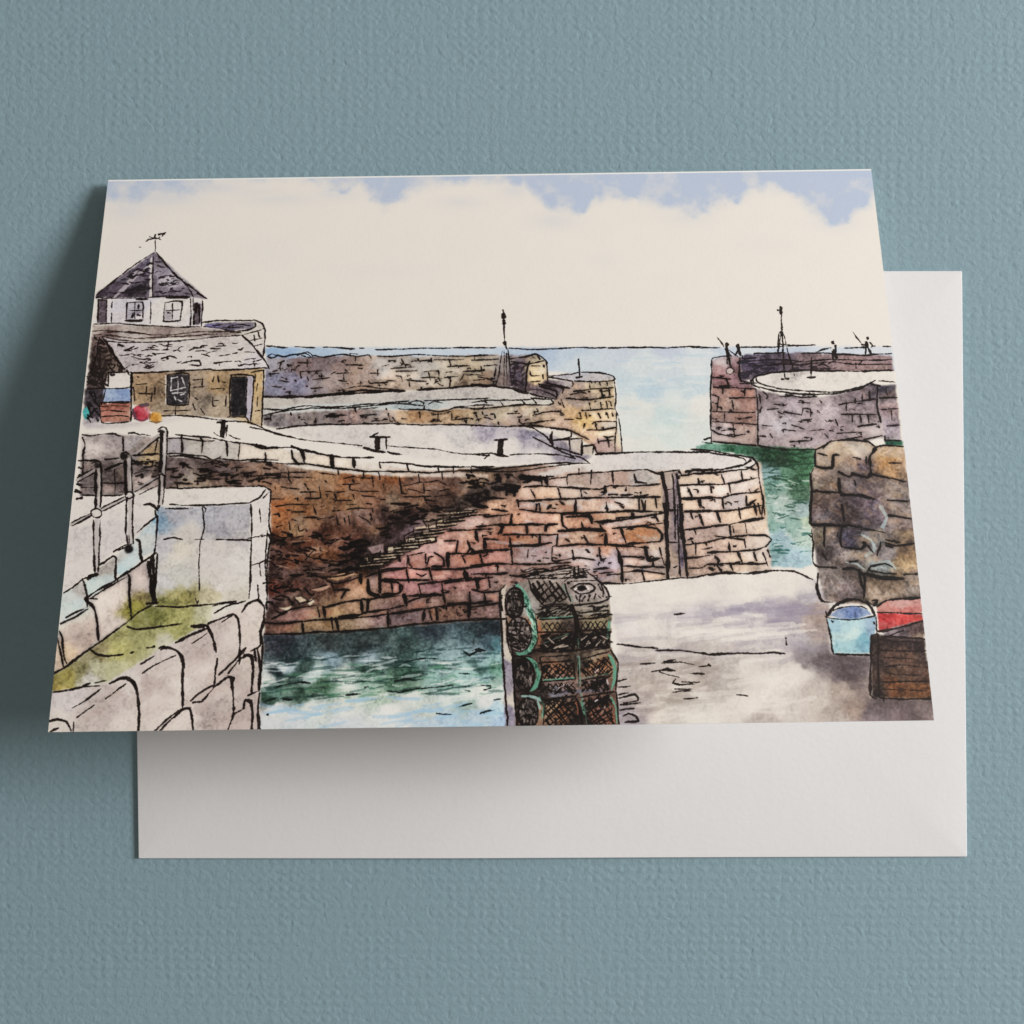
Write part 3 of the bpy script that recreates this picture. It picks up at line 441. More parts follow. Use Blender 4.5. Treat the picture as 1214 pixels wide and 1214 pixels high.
def pen_work():
    # ---- lookout and shed
    ink('A', '8 580,478 500,530 400,605 310,675 283,700;9 588,480 640,540 700,600 780,665 850,718;7 600,500 650,560 720,620 760,670 780,705;7 283,710 340,715 400,716 480,716 560,712 640,706 760,706;15 488,718 545,718;15 640,712 760,709;6 575,490 572,600 572,715;8 285,712 300,700;10 800,690 845,715')
    dashes('A', '560,510 330,690 555,695', 46, 34, 9, -4, 12, '#2a2226', seed=2)
    dashes('A', '590,510 600,695 760,695', 40, 30, 7, 2, 12, '#2f272b', seed=3)
    ink('A', '6 582,472 583,385;8 545,410 583,404 615,412;8 535,420 550,410;8 555,396 583,408 605,398;9 600,384 628,380;8 618,392 634,374;7 583,385 580,398;5 500,448 508,450')
    ink('A', '8 290,724 290,840;6 338,722 335,840;9 292,722 336,722;6 365,730 362,770;6 362,790 360,838;9 440,738 520,735 522,820;9 440,738 436,825;14 432,828 500,830 520,826;8 482,740 480,820;7 445,778 515,776;13 470,790 468,810;12 500,745 498,765;10 496,800 505,802;9 632,738 720,733 712,828;8 634,738 628,830;15 625,832 670,834 712,828;7 675,742 672,820;7 640,778 708,774;9 650,790 665,792;6 560,720 562,780 558,846;7 765,716 767,790 765,862;6 778,716 782,850;7 826,722 822,862;9 786,740 786,850;12 800,740 796,790;10 808,750 812,840;7 270,848 400,842 480,848 560,853 700,863 822,862')
    ink('A', '7 265,885 330,882 470,890 640,905 800,886 960,886 1025,892;6 310,910 400,928 480,938;7 330,902 480,918 640,914 800,905 900,898;6 270,905 310,900;9 340,890 420,888 520,898', '#3a2a26')
    ink('A', '9 828,838 900,830 1000,828 1090,828 1130,845 1145,880 1145,960 1140,1010;8 835,862 900,868 980,885 1060,875 1100,858 1095,838;6 1040,900 1120,882 1142,866;6 1065,935 1140,918;6 1090,960 1142,948;6 1090,905 1095,932;6 1115,890 1118,912;9 880,856 930,850;9 960,862 1010,852 1080,858;7 930,866 1040,862')
    ink('A', '10 1030,905 1080,950 1120,1000 1150,1040 1168,1075;9 475,1100 540,1098 700,1087 870,1076 900,1082 1165,1072;8 310,915 350,975 400,1040 432,1086;6 330,935 480,940 620,935 860,918 1030,905;11 475,1100 530,1096;12 330,930 370,1000 420,1075')
    dashes('A', '370,950 1020,920 1140,1060 450,1075', 62, 48, 6, -3, 10, seed=5, tick=.2)
    ink('A', '9 770,1035 815,1035 820,1060 760,1058;12 570,995 585,1005')
    dashes('A', '270,915 320,930 420,1080 250,1170', 80, 30, 10, 40, 60, '#2a1f1c', seed=6)
    ink('A', '7 300,915 265,1060 240,1110;9 440,1085 455,1110;12 465,1100 465,1214')
    # boxes, buoys, window, door
    ink('B', '8 345,14 460,10;8 345,14 345,88;9 325,92 400,94 462,88;9 462,10 466,170 460,262;7 330,95 318,165;6 318,165 460,163;7 300,172 310,270 400,270 456,264;8 302,170 460,167;6 305,188 380,184 450,186;7 305,212 350,206 440,214;6 308,240 400,234 452,240;9 240,95 330,92;8 250,110 300,190 320,160;10 240,180 260,240;12 465,30 470,60;10 475,90 480,160')
    dashes('B', '235,20 340,10 335,90 240,100', 26, 30, 10, 40, 60, '#2a2220', seed=8)
    dashes('B', '240,100 315,100 300,260 230,260', 14, 34, 11, 70, 40, '#1f1a1c', seed=9)
    ink('B', '20 512,180 545,178;10 470,200 490,255;7 478,250 515,262 545,250', '#5a4450', .85)
    ink('B', '8 556,262 590,272 622,262;9 560,230 556,255', '#7a5a3a', .8)
    ink('B', '9 648,26 758,22 756,174;8 648,26 646,176 754,178', INK)
    ink('B', '8 668,40 666,105;8 666,105 742,88;7 702,50 700,122;8 672,120 742,114;7 682,135 692,152;7 722,40 738,80;6 670,42 700,36;7 715,128 735,120;6 640,30 640,170;6 700,150 720,160', '#d0cac8', .85)
    ink('B', '10 972,26 1040,24 1092,30;8 975,25 968,100 968,238;8 1090,30 1082,150 1074,266;9 955,242 1050,240 1066,266;7 1056,38 1052,200 1050,238;7 1140,0 1136,100 1130,292;6 1098,20 1098,60;6 1110,70 1104,110;6 1112,140 1108,190;7 1100,210 1120,208;9 1078,12 1136,0')
    ink('B', '7 780,50 832,46;7 785,90 836,85;8 826,45 826,95;7 880,60 888,34;7 905,30 912,60;7 875,98 940,93 936,105;7 880,140 882,185 900,184;6 885,160 912,156;7 490,75 545,70;8 505,120 590,125;8 540,85 540,130;7 570,120 565,160;7 585,90 580,150;6 780,135 800,150;6 820,200 838,226;6 780,175 790,205;6 950,135 945,190;7 600,60 640,75;6 620,110 635,128;6 930,60 945,64;7 490,30 500,36;6 760,70 770,78')
    ink('B', '7 620,236 700,235 800,240 880,250 980,262 1060,268;7 630,212 690,212 765,206;7 690,190 690,230;9 1060,265 1110,285 1150,305 1214,330 1290,345')
    ink('B', '12 908,268 956,264;26 934,275 930,335;12 954,285 950,340;9 885,320 905,336 945,350;7 960,330 990,348 1022,355')
    # quay edge, left
    ink('B', '9 690,330 770,340 860,345 960,365 1020,375 1080,382 1120,402 1214,402;9 640,430 700,428 760,440 830,442 880,462 920,446;9 655,440 760,445 850,460;8 900,456 1000,462 1100,462 1214,463;7 655,352 720,350 830,365 890,362;10 722,335 725,430;9 818,350 830,368 824,425;12 952,370 956,440;9 1020,375 1012,455;8 1150,425 1150,465;8 1080,380 1160,395')
    dashes('B', '660,470 1214,480 1214,590 660,595', 44, 52, 9, 1, 9, '#2c1d19', tick=.4, seed=11)
    dashes('B', '660,470 1214,480 1214,590 660,595', 12, 50, 13, 1, 9, '#1e1412', seed=12)
    # wall behind the rail
    ink('B', '9 212,330 260,335 370,325 390,335 415,340;8 450,325 480,322 510,335;7 515,330 560,336;9 212,345 224,380 214,440 214,560;8 420,342 424,420;8 310,580 430,580;8 205,640 290,640 420,640;7 378,510 380,632;9 195,465 290,462;7 205,600 300,602;8 600,350 585,420;10 530,500 590,490;9 540,470 590,465;14 185,660 208,655;14 180,620 206,630;12 186,585 208,590;11 190,540 210,545;10 195,500 210,505')
    dashes('B', '480,450 600,440 600,580 500,590', 20, 40, 9, 0, 20, '#2a211f', tick=.3, seed=13)
    # railings
    ink('B', '28 634,322 630,440 622,535;20 620,548 612,690;28 452,462 455,560 455,640;24 457,655 457,890;26 296,505 296,700;24 286,770 284,1035', '#b4aaa6', .8)
    ink('B', '22 600,338 480,438;18 604,548 470,624;20 425,658 312,718;22 262,742 158,792;24 272,518 188,562;18 425,472 330,512', '#a49a96', .8)
    ink('B', '15 617,322 614,420 612,520;11 606,545 605,640 602,690;6 600,305 618,292 640,297 650,318;7 648,318 645,430 638,530;7 634,548 630,620 624,690;16 604,700 600,712;10 606,346 548,390 486,442;10 475,438 540,434 600,430;8 606,552 542,590 474,630;7 505,636 560,610 600,592;8 600,540 620,534 640,545', k=1.15)
    blob('B', 618, 316, 16, 10, '#2a2320', soft=1)
    blob('B', 428, 445, 20, 18, '#2a2320', soft=1)
    blob('B', 288, 490, 16, 16, '#2a2320', soft=1)
    ink('B', '15 432,470 434,560 438,640;10 464,440 468,520 470,622;7 412,428 438,420 462,440;8 330,458 400,452;14 330,512 420,476;7 430,634 450,622 474,632 478,650;10 440,655 438,760 434,845;8 474,655 470,760 474,890;6 452,850 456,905;7 440,850 448,900')
    blob('B', 450, 918, 24, 24, '#1d1614', soft=2)
    ink('B', '9 430,664 376,694 314,724;9 158,782 215,754 258,732;9 428,648 375,676 310,708;10 160,800 262,745;15 284,510 283,600 280,705;8 306,480 309,600 304,705;10 188,572 235,547 274,527;8 188,552 235,527 270,508;8 262,478 290,464 312,480;10 270,770 271,900 276,1035;8 302,768 298,900 292,1035')
    ring('B', 286, 735, 26, 24, 8); blob('B', 286, 735, 17, 15, '#d8d0c8', soft=1)
    ring('B', 453, 640, 20, 16, 7); blob('B', 453, 640, 12, 9, '#d0c8c0', soft=1)
    ink('B', '20 245,1058 285,1048;16 240,1070 255,1060')
    ink('B', '4 300,520 298,690;4 458,480 460,610;4 634,330 630,520', '#d8d0c8', .8)
    # stepped wall
    ink('B', '8 118,1140 160,1112 215,1070 250,1058;11 212,1068 228,1120 238,1170 236,1215;10 300,1000 370,955 385,965 380,1060 395,1080;8 318,992 352,964;9 488,868 506,880 510,950 520,985;8 370,932 415,905 445,892;7 400,922 470,890;8 597,755 590,850 580,940;7 490,836 550,785 592,752;13 530,692 560,686 585,702 602,722;10 245,1158 320,1112 390,1072 450,1032 520,985 592,935;8 250,1172 330,1122 400,1082 440,1060;9 440,1040 456,1070 450,1150 456,1225;8 440,1032 425,1045;9 585,720 592,750', k=1.2)
    ink('B', '8 640,606 800,608 1000,596 1150,599;9 1150,599 1176,618 1172,700 1166,800 1180,850 1166,920 1160,1010 1156,1230;8 1150,612 1120,652 1072,678;8 660,688 720,692 870,688 1000,684 1076,680;10 640,711 755,710;6 1164,630 1140,655')
    ink('B', '7 826,702 832,760 838,810 816,900 810,1130;7 832,704 846,712 834,750;8 1076,690 1078,800 1070,1000 1066,1170;7 630,870 680,860 725,868;6 790,870 840,868;8 900,868 990,870 1078,873;7 1060,862 1120,850 1135,842;7 1130,855 1162,846;7 1085,1000 1130,985 1162,968;5 1120,710 1126,780;5 1120,990 1126,1055;12 596,945 592,1000 582,1130 592,1190;9 560,960 566,1100 572,1190;10 548,980 552,1060')
    # ---- left foreground
    ink('C', '9 585,516 700,521 840,510 920,502 992,494;8 890,552 960,510 1046,490;7 880,515 1000,490;7 790,478 800,500 806,485')
    ink('C', '12 62,864 130,822 200,772 245,740 300,700 440,600 500,550 562,514;10 440,620 480,634 560,630 640,618 724,606;11 250,735 290,765 350,772 420,762;9 455,756 476,750;9 540,731 576,724;8 52,956 150,945 210,930 295,924;10 210,921 246,912;10 275,909 330,898;9 350,912 400,885;12 540,505 600,498')
    ink('C', '8 100,606 170,575 240,530;9 128,574 175,548 216,532;10 232,490 268,520 286,580 292,692;9 250,478 285,480;9 92,645 106,680 112,760 132,822;8 82,682 100,760 112,832;14 572,265 578,350 582,480 594,505;9 556,285 560,400 568,480;9 454,370 452,460 462,585;12 228,478 240,500', k=1.2)
    ink('C', '11 350,912 400,886 440,880 475,905 495,960 502,1060 495,1165;8 155,1036 220,1000 302,940;8 178,1086 270,1022;8 325,992 380,955 432,914;10 35,1106 75,1096 120,1108 150,1158;8 162,1110 160,1165;8 40,1158 82,1142;12 462,895 490,940', k=1.3)
    ink('C', '8 508,812 545,790 584,768;8 520,856 600,808 690,768;11 612,738 640,726 690,742 715,782 722,860 722,1040;9 690,742 722,775 732,832;10 606,730 630,722 640,735;9 690,702 760,666 850,630;7 770,706 850,655;11 770,618 835,622;9 810,610 852,616 880,680 895,752;9 900,788 892,860 886,925', k=1.3)
    ink('C', '8 886,552 940,522 1000,497;9 858,604 930,575 985,555 1006,582 1016,680 1014,812;8 925,598 985,560;9 1028,546 1060,502 1110,484 1142,520 1142,580 1124,640 1122,712 1070,748;6 1110,408 1114,478;7 1112,478 1130,498', k=1.3)
    ink('C', '9 765,1000 810,960 880,922;8 772,1008 820,1000 880,938 884,925;8 885,930 950,884;9 910,870 980,802 1048,730;8 958,862 1010,792 1062,765;11 935,886 966,880 978,960 985,1078;8 950,872 984,886 970,930;10 1040,768 1075,775 1086,850 1076,965;9 1106,730 1122,800 1114,952;8 1060,972 1116,948;8 1095,735 1100,800', k=1.3)
    ink('C', '8 600,1165 650,1112 720,1050 768,1035;7 575,1160 640,1096 712,1045;10 715,1045 762,1045 778,1165;9 985,1075 962,1130 952,1165;8 985,1070 1030,1046;10 1040,1000 1072,1010 1082,1080 1076,1165;9 1036,1040 1046,995 1082,998;8 1116,960 1110,1060 1116,1165;9 985,1040 978,1080;7 1120,640 1134,720 1118,950', k=1.3)
    ink('C', '7 1160,130 1150,300 1156,450;8 1178,180 1160,140', INK)
    # ---- breakwater
    ink('D', '8 70,225 180,232;10 215,228 320,232;9 365,230 430,232 522,238;6 550,235 572,235;7 630,240 900,232 1140,230;8 1160,230 1250,230;8 75,275 100,262 125,275 100,286 80,280;9 125,270 160,280 200,270 240,265 280,255 312,275 290,282 250,272;9 310,270 360,280 420,270 460,265 500,270 540,278 600,270 608,288;7 640,275 700,277 840,270 1000,278 1214,270;7 230,272 270,262 300,280;6 500,262 540,265')
    ink('D', '15 60,484 240,488 400,474 480,464 560,452 620,456 780,455;14 300,482 500,470 700,452;7 440,452 560,430 660,440 780,450;12 840,448 1000,438 1080,430 1250,426;7 900,446 1100,432')
    ink('D', '7 130,312 160,300;7 140,340 145,310;7 230,310 300,310;7 280,290 280,328;7 245,355 352,350;7 245,360 250,388;6 280,380 286,402;7 310,396 396,385;7 355,370 358,396;8 425,365 492,362;7 465,370 468,398;7 475,320 572,322;6 475,345 486,352;8 530,275 525,300;6 540,335 562,340;7 605,365 656,365;7 640,345 642,372;7 595,395 600,415 692,412;7 700,300 732,298;7 760,290 786,326;7 710,340 832,330;7 735,355 842,350;7 735,378 760,380 768,404;7 800,395 806,436;7 690,400 742,405;7 790,400 890,406;7 850,290 860,302;7 815,300 918,295;7 915,288 918,306;7 860,385 942,382;7 880,355 950,350 955,376;7 900,360 912,402;7 930,295 1082,292;7 1010,300 1016,320;8 1000,330 1112,325;7 985,385 1052,380;7 985,360 1022,355;7 1085,365 1062,402;7 1080,355 1192,345;7 1095,370 1182,372;7 1170,330 1176,366;7 1015,400 1010,432;7 1135,275 1138,290;7 85,368 140,362;7 100,430 150,435;7 140,400 190,408;6 150,385 175,395;6 300,440 360,438;7 180,320 186,330;7 90,365 95,380;7 440,400 480,405;6 860,432 870,440;6 950,415 975,428;6 1130,400 1190,395')
    ink('D', '8 50,548 160,552 250,530 400,535 530,525 700,515 800,505;8 60,578 150,560 300,545 420,547 620,530 700,520 800,522 880,532;8 800,515 840,504 880,515 870,532;7 900,520 930,507 972,516;7 880,504 1000,500 1214,490;8 750,545 900,552 960,560 1060,535 1240,526;7 1060,536 1170,546 1192,525;6 540,548 640,540;6 1170,500 1200,515')
    ink('D', '8 125,650 240,632 340,625 540,622 700,622 860,628 1000,628 1240,635;7 95,575 95,606;7 195,565 200,582;8 370,580 482,578;8 380,590 442,588;7 390,575 432,570;7 325,595 325,616;8 525,545 532,572;7 550,580 636,575;7 610,610 672,605;7 695,570 706,606;7 720,590 732,610;6 685,545 690,556;7 855,565 858,592;7 880,530 878,546;7 920,575 986,572;7 950,560 950,602;7 1020,565 1022,602;7 1095,590 1095,616;7 1030,600 1112,592;7 910,610 962,608;7 1145,565 1146,582;7 1180,560 1182,576;7 60,600 90,596;7 250,600 270,604;6 440,610 470,606')
    # bollard and quay lines
    ink('D', '9 605,692 620,680 642,670;11 602,690 650,690 705,690;28 640,702 640,748;9 685,695 686,752;14 570,745 620,758 680,768;12 690,765 720,776 766,780;7 690,735 860,745 940,750 1050,772 1214,785;7 -10,640 100,665 240,700 400,715 560,736')
    ink('D', '10 20,730 50,750 100,745 200,742 270,757 350,776 480,795 620,796;8 650,820 800,826 900,838 1240,842;9 -6,815 60,820 200,830 280,832 400,848 480,856 600,866 800,868 900,872 1000,866 1240,858;8 65,770 70,812;10 200,760 205,800 236,832;16 252,762 268,828;16 405,787 410,842;13 515,802 522,848;8 650,820 656,848;7 790,830 800,862;7 950,845 955,872;7 1030,840 1030,872;7 1120,845 1122,872;9 200,738 270,770', k=1.15)
    pass
    pass
    pass
    pass
    pass
    pass
    # the dark wall and its steps
    ink('R', '9 20,135 160,120 300,115;9 30,155 280,150;9 180,110 180,160 205,190;8 300,150 330,150;12 285,190 310,230;10 380,195 388,285 290,285;8 320,240 325,285;8 260,245 370,245;9 380,120 490,135;9 500,95 505,130;8 535,160 620,140;8 670,110 668,150;8 620,150 740,155;11 725,145 735,210;9 580,195 580,230 660,240 770,240;8 530,195 650,190;10 900,140 915,250 950,255;9 930,205 1060,180 1159,170;9 960,225 1060,250;10 1060,190 1065,250;8 1060,230 1110,235;9 925,275 1110,272;12 1070,280 1080,315;8 1025,130 1035,180;8 770,120 775,160;8 90,210 95,225;8 420,170 430,180;9 475,290 490,310;8 490,300 600,297;12 480,260 490,300;9 420,240 480,245;9 500,245 550,240;10 600,260 610,290;9 660,270 750,275;9 780,290 810,295;9 800,190 800,215;9 560,330 620,325;10 470,370 515,365;8 560,360 640,350 725,355 730,380;9 490,395 500,450 520,460;10 545,415 548,440;8 570,400 580,450;8 640,400 690,430 720,460;12 715,390 720,420;9 70,290 150,290;10 95,340 200,325 320,325;9 170,360 190,365;10 200,375 290,375;10 220,290 240,285 240,305;9 340,335 360,390;12 275,410 370,410;9 390,340 410,335;10 80,390 110,385 125,410;9 370,420 480,405;8 200,425 240,435;8 185,440 190,490;8 240,470 250,500;9 260,500 290,485 300,500;8 100,470 140,460;9 20,90 60,95;9 1159,170 1210,200;9 1159,240 1230,225;8 1180,120 1185,160;8 1130,272 1240,262;9 600,165 605,180;9 430,260 432,275;9 690,320 720,322;9 130,210 250,225')
    dashes('R', '60,520 600,480 640,700 300,860 50,1000', 84, 60, 11, -2, 20, '#180e0c', seed=92)
    dashes('R', '60,560 500,520 500,700 60,900', 26, 34, 9, -2, 30, '#180e0c', tick=.5, seed=93)
    dashes('R', '800,330 1180,290 1150,420 780,560', 40, 70, 13, -6, 12, '#180e0c', seed=94)
    dashes('R', '560,560 690,560 640,740 480,800', 24, 60, 15, -8, 16, '#140c0a', seed=95)
    ink('R', '9 805,600 1025,590 1030,610;10 810,600 815,640 905,645;9 820,645 1030,610;9 935,530 935,580;9 930,530 990,500;8 950,545 1130,535;10 1135,530 1140,565 1000,590;9 1000,470 995,500 1000,510;8 1000,492 1159,480;9 1000,515 1159,502;10 700,650 705,700;9 690,655 800,640;9 705,690 860,680 890,670;14 895,640 905,690;12 640,690 760,710;14 700,740 760,740;9 770,700 770,900;9 780,748 950,735;10 800,750 900,738;10 390,800 480,800 600,770;10 430,822 500,842 660,795;10 650,780 655,830;12 460,830 470,870;9 320,880 440,848;14 280,870 330,920 350,900;9 215,930 260,922 305,950 250,968 215,930;9 300,965 345,938;16 180,940 205,970;14 90,1020 150,1040 200,1000;9 1060,430 1080,470;12 1060,440 1200,420;14 1150,400 1290,385;10 1190,370 1300,360;16 1120,350 1260,340;9 1200,398 1310,392;9 960,670 950,735 990,745;9 1080,650 1075,720')
    ink('R', '8 200,570 330,560;8 330,600 430,630;7 440,570 540,560;8 300,640 420,640;8 180,640 280,655;7 100,720 180,740;7 300,760 420,770', '#c8a890', .4)
    for i in range(15):
        t = i / 14.0
        x = 640 + t * 640; y = 720 - t * 350 + 14 * np.sin(3 * t); L = 150 - 20 * t
        wash('R', '%.0f,%.0f %.0f,%.0f %.0f,%.0f %.0f,%.0f' % (x, y, x + L, y - 14, x + L, y - 1, x + 6, y + 13), ('#c8b294', '#b49c88', '#d2be9e')[i % 3], soft=1, alpha=.75)
        ink('R', '8 %.0f,%.0f %.0f,%.0f;10 %.0f,%.0f %.0f,%.0f;9 %.0f,%.0f %.0f,%.0f' % (x - 4, y, x + L, y - 14, x, y + 15, x + L + 8, y + 1, x, y - 22, x - 2, y + 12))
    # pink wall stones
    ink('E', '9 58,660 240,658 300,652 500,640 700,622 900,600 1050,590 1300,580;9 60,600 150,606 260,592 430,580 640,566 692,556;9 692,556 860,530 950,520 1130,500 1230,490;10 250,595 260,652;13 405,577 410,642;11 425,580 440,638;12 690,548 695,620;10 880,530 872,590;8 905,540 920,590;12 940,528 946,588;7 1045,530 1050,562;12 1110,502 1106,578;9 100,582 200,532 330,512;8 370,520 480,492 562,482;12 332,520 342,570;10 362,520 372,575;12 556,484 562,545;12 590,482 588,545;8 560,478 602,486;8 556,552 640,540 782,512;10 440,570 560,558;8 600,482 660,470 760,462;13 772,460 790,515;8 790,497 850,476 982,458;11 970,392 986,505;8 1000,502 1092,496;10 1112,447 1116,500', k=1.25)
    ink('E', '8 420,435 492,430;7 455,475 475,442 498,434;11 550,352 556,402;14 590,380 600,450 642,462;9 650,340 655,450;11 655,385 742,395 770,420 742,452 660,456;8 710,398 716,445;8 752,400 756,446;8 770,466 860,460 982,455;9 850,405 862,452;10 850,405 980,390 1082,375;9 985,398 1150,376 1230,368;11 1145,380 1162,425;8 580,367 650,342 792,320;9 660,380 790,386 902,382;13 786,327 800,394;10 810,320 860,328 905,322;8 840,350 868,362 888,350;12 905,327 920,380;10 920,327 1080,320 1230,300;14 1086,332 1096,372;9 1096,374 1122,370;8 660,332 700,322 782,318;10 796,262 800,300 822,322;8 790,258 880,240;6 886,252 890,310;7 895,305 905,265 925,262;12 930,242 974,270 980,310 920,312;16 1000,248 1002,308;8 1010,246 1120,248 1230,238;8 1080,268 1090,292;8 1165,252 1176,290;9 980,182 1042,180;12 1050,182 1042,240;9 1100,182 1116,220 1100,242;8 1115,220 1142,240;8 1190,172 1186,222 1220,230;8 1000,132 1090,125 1230,120;10 1142,132 1146,180;8 1080,57 1214,46', k=1.25)
    dashes('E', '480,560 1214,470 1214,560 700,600', 16, 26, 7, 0, 30, '#4a302a', seed=17)
    # pier stones
    dashes('P', '600,590 775,572 775,680 600,725 480,735 520,680', 90, 24, 6, 0, 14, tick=.7, seed=96)
    dashes('P', '800,565 900,560 905,670 800,680', 26, 22, 6, 0, 14, tick=.8, seed=97)
    dashes('P', '322,430 590,427 590,458 322,468', 46, 26, 6, 0, 12, tick=.5, seed=98)
    dashes('P', '322,495 700,485 700,500 322,505', 36, 24, 6, 0, 12, tick=.5, seed=99)
    dashes('P', '690,455 725,450 730,530 700,530', 16, 20, 6, 0, 10, tick=.8, seed=100)
    dashes('P', '905,470 1050,460 1055,520 930,530', 30, 24, 6, 0, 12, tick=.8, seed=101)
    dashes('P', '845,440 895,460 895,525 845,520', 14, 24, 6, 0, 8, tick=.8, seed=102)
    ink('F', '8 -6,840 100,856 150,850 280,841 420,826 600,825;7 -6,862 200,872 360,850 500,831;8 630,780 760,773 900,768 1000,768 1214,765;7 620,735 640,775;8 485,935 486,886 550,875 800,861 890,855 962,882;7 545,852 546,882;10 611,860 606,930;9 716,865 722,926;8 830,880 842,926;9 838,920 892,926;8 390,905 482,895;9 362,892 380,932;9 346,890 356,934;8 380,890 384,930;8 260,946 350,936 460,946 650,955 702,936 830,941 962,930;8 300,960 322,1000;8 440,952 452,1000;7 555,960 560,992;12 680,942 680,970;8 790,942 786,962;8 700,986 742,985;7 760,986 822,985;8 860,992 902,985;11 230,1012 242,1020 500,1006 600,1005 850,1000 962,996', k=1.2)
    ink('F', '8 232,1016 236,1052;8 330,1035 325,1066;8 340,1030 346,1066;8 450,1020 472,1036;10 530,1012 526,1080;10 686,1020 692,1072;9 855,1006 856,1060;8 868,1012 880,1062 888,1015;8 940,1002 946,1052;7 730,1020 772,1036;9 240,1060 380,1080 520,1080 580,1076 800,1066 982,1075;10 200,1090 196,1132;8 460,1096 462,1142;10 480,1100 600,1096 612,1132;13 625,1126 722,1120;8 740,1106 882,1096;10 820,1080 826,1096;9 930,1086 952,1120;9 20,1150 130,1141 342,1140;9 370,1170 380,1142 432,1136;12 440,1170 560,1160 672,1166;8 720,1156 830,1150 982,1130;9 150,1150 146,1182;9 60,1100 190,1085;8 400,1040 380,1060;8 100,1060 180,1070', k=1.25)
    ink('F', '20 970,872 986,960 996,1050 990,1140 996,1214;9 1024,880 1034,1000 1040,1214;14 1046,880 1060,1000 1072,1214;8 955,870 1060,858;6 990,960 1030,955;6 995,1070 1035,1068')
    ink('F', '7 1060,890 1230,874;7 1065,936 1230,930;10 1070,1006 1170,1000 1230,1005;7 1080,1076 1230,1070;8 1090,1166 1230,1152;7 1155,902 1160,926;8 1110,960 1126,992;9 1160,1010 1166,1052;9 1165,1086 1186,1142;7 1140,1166 1146,1188;8 1060,870 1072,882;9 1095,866 1230,853;8 1105,880 1120,866;8 1170,878 1182,862', k=1.25)
    dashes('F', '-40,880 340,880 240,960 -60,1060', 44, 46, 12, 2, 14, '#1d1311', tick=.3, seed=18)
    ink('F', '30 250,895 340,905;18 170,935 240,945 200,965;14 60,1000 170,1005;16 0,1040 80,1050;12 340,900 420,890', '#1b1210')
    ink('G', '10 455,42 600,46 612,80 692,86;9 660,86 830,66 982,40;7 455,50 462,102 502,132;9 150,102 275,96 372,98;9 275,100 280,140;9 380,132 386,98 436,95;11 440,132 565,125 682,131;9 560,86 570,125;8 650,90 672,130;8 20,130 30,190;8 60,170 70,212;8 132,146 152,110;8 60,170 132,176;10 190,162 195,206;8 160,150 340,148 432,148;10 345,150 346,202;10 440,146 431,210;9 570,152 592,192;13 685,142 682,202;12 762,116 790,202;11 790,122 860,105 940,116 970,150 960,182 800,196;8 880,110 900,85 940,105;10 190,206 320,206 406,190;9 410,215 405,270 422,286 540,266 632,280;14 512,232 520,272;9 650,212 656,280 682,270;9 430,210 560,200 760,206 902,216;9 -6,236 190,226;9 192,166 200,230 206,302;8 40,240 46,282;8 285,226 280,272;9 -6,306 120,296 330,300 502,290;10 125,302 131,352', k=1.2)
    ink('G', '14 740,216 762,300 768,390;8 760,262 882,265;12 885,212 902,280 962,270;8 960,216 982,300 1000,312;9 620,326 702,320;8 650,346 722,340;8 770,311 986,316;8 925,272 926,310;8 775,341 860,336 986,350;9 870,340 882,380;7 660,397 800,401 900,386 1000,376 1095,370;8 -6,351 120,350 182,345;8 15,372 30,440 82,430;8 80,360 90,420;8 -6,430 60,445 130,440;8 -6,520 60,510 130,500;9 60,450 66,505;8 -6,580 130,576;8 580,225 600,240;9 690,355 760,350', k=1.2)
    ink('G', '18 986,-6 996,150 1002,370;10 1050,-6 1060,200 1066,362;14 1074,-6 1076,120 1090,250 1102,366;6 1005,20 1045,22;6 1010,190 1050,190;6 1080,270 1095,268;7 1085,30 1230,24;10 1160,46 1182,102;8 1085,126 1200,112 1230,108;9 1145,192 1146,252;8 1090,202 1230,185;7 1180,222 1230,214;8 1090,272 1160,266 1230,254;8 1095,322 1170,320 1202,302;7 1100,371 1230,350;8 1120,170 1130,190;8 1120,40 1130,70')
    ink('I', '8 0,30 130,20 270,0;12 40,30 55,82;9 150,12 162,70;10 10,106 100,100 282,65;9 230,-10 242,50;9 250,-10 262,42;8 275,-6 270,62;9 105,102 110,152;8 120,106 126,140;9 185,92 192,140;8 -6,186 120,160 200,150;10 100,186 106,232;8 180,172 186,216;9 210,152 290,150 322,172 290,210 240,226;8 30,156 100,166 182,176;10 -6,241 130,236 252,226;9 30,262 50,282 40,306;12 150,242 172,300;8 230,242 242,282;8 275,242 302,312;8 300,232 312,262;8 -6,301 100,300 292,296;8 110,302 122,332;8 0,320 20,330;8 40,308 60,330;10 0,356 90,341 200,346 320,331 430,336 470,351 532,380', k=1.2)
    # pier head outline
    ink('H', '8 -6,850 80,855 200,874 262,890 272,918 200,935 100,946 -6,940;9 -6,840 100,845 250,870 310,882 340,930 346,1000 366,1090 372,1180;8 -6,966 120,960 270,942 332,908;8 -6,1022 180,1016 332,986;7 70,945 40,965;7 160,940 120,962;8 250,950 256,1000;7 30,990 34,1012;9 150,970 165,1012;8 270,915 300,895;8 -6,1096 60,1086 150,1092 200,1076 345,1056;8 95,1030 98,1060;10 185,1015 196,1060;12 275,1080 282,1125 330,1095;9 155,1095 160,1142;7 290,1045 300,1060;9 40,1098 44,1140;7 270,930 330,945', k=1.15)
    # ---- round breakwater end
    ink('F', '7 -6,231 40,230 118,229;8 190,234 300,238 420,233 540,228 690,231;8 695,231 800,226 900,230 1000,233 1130,227 1214,230')
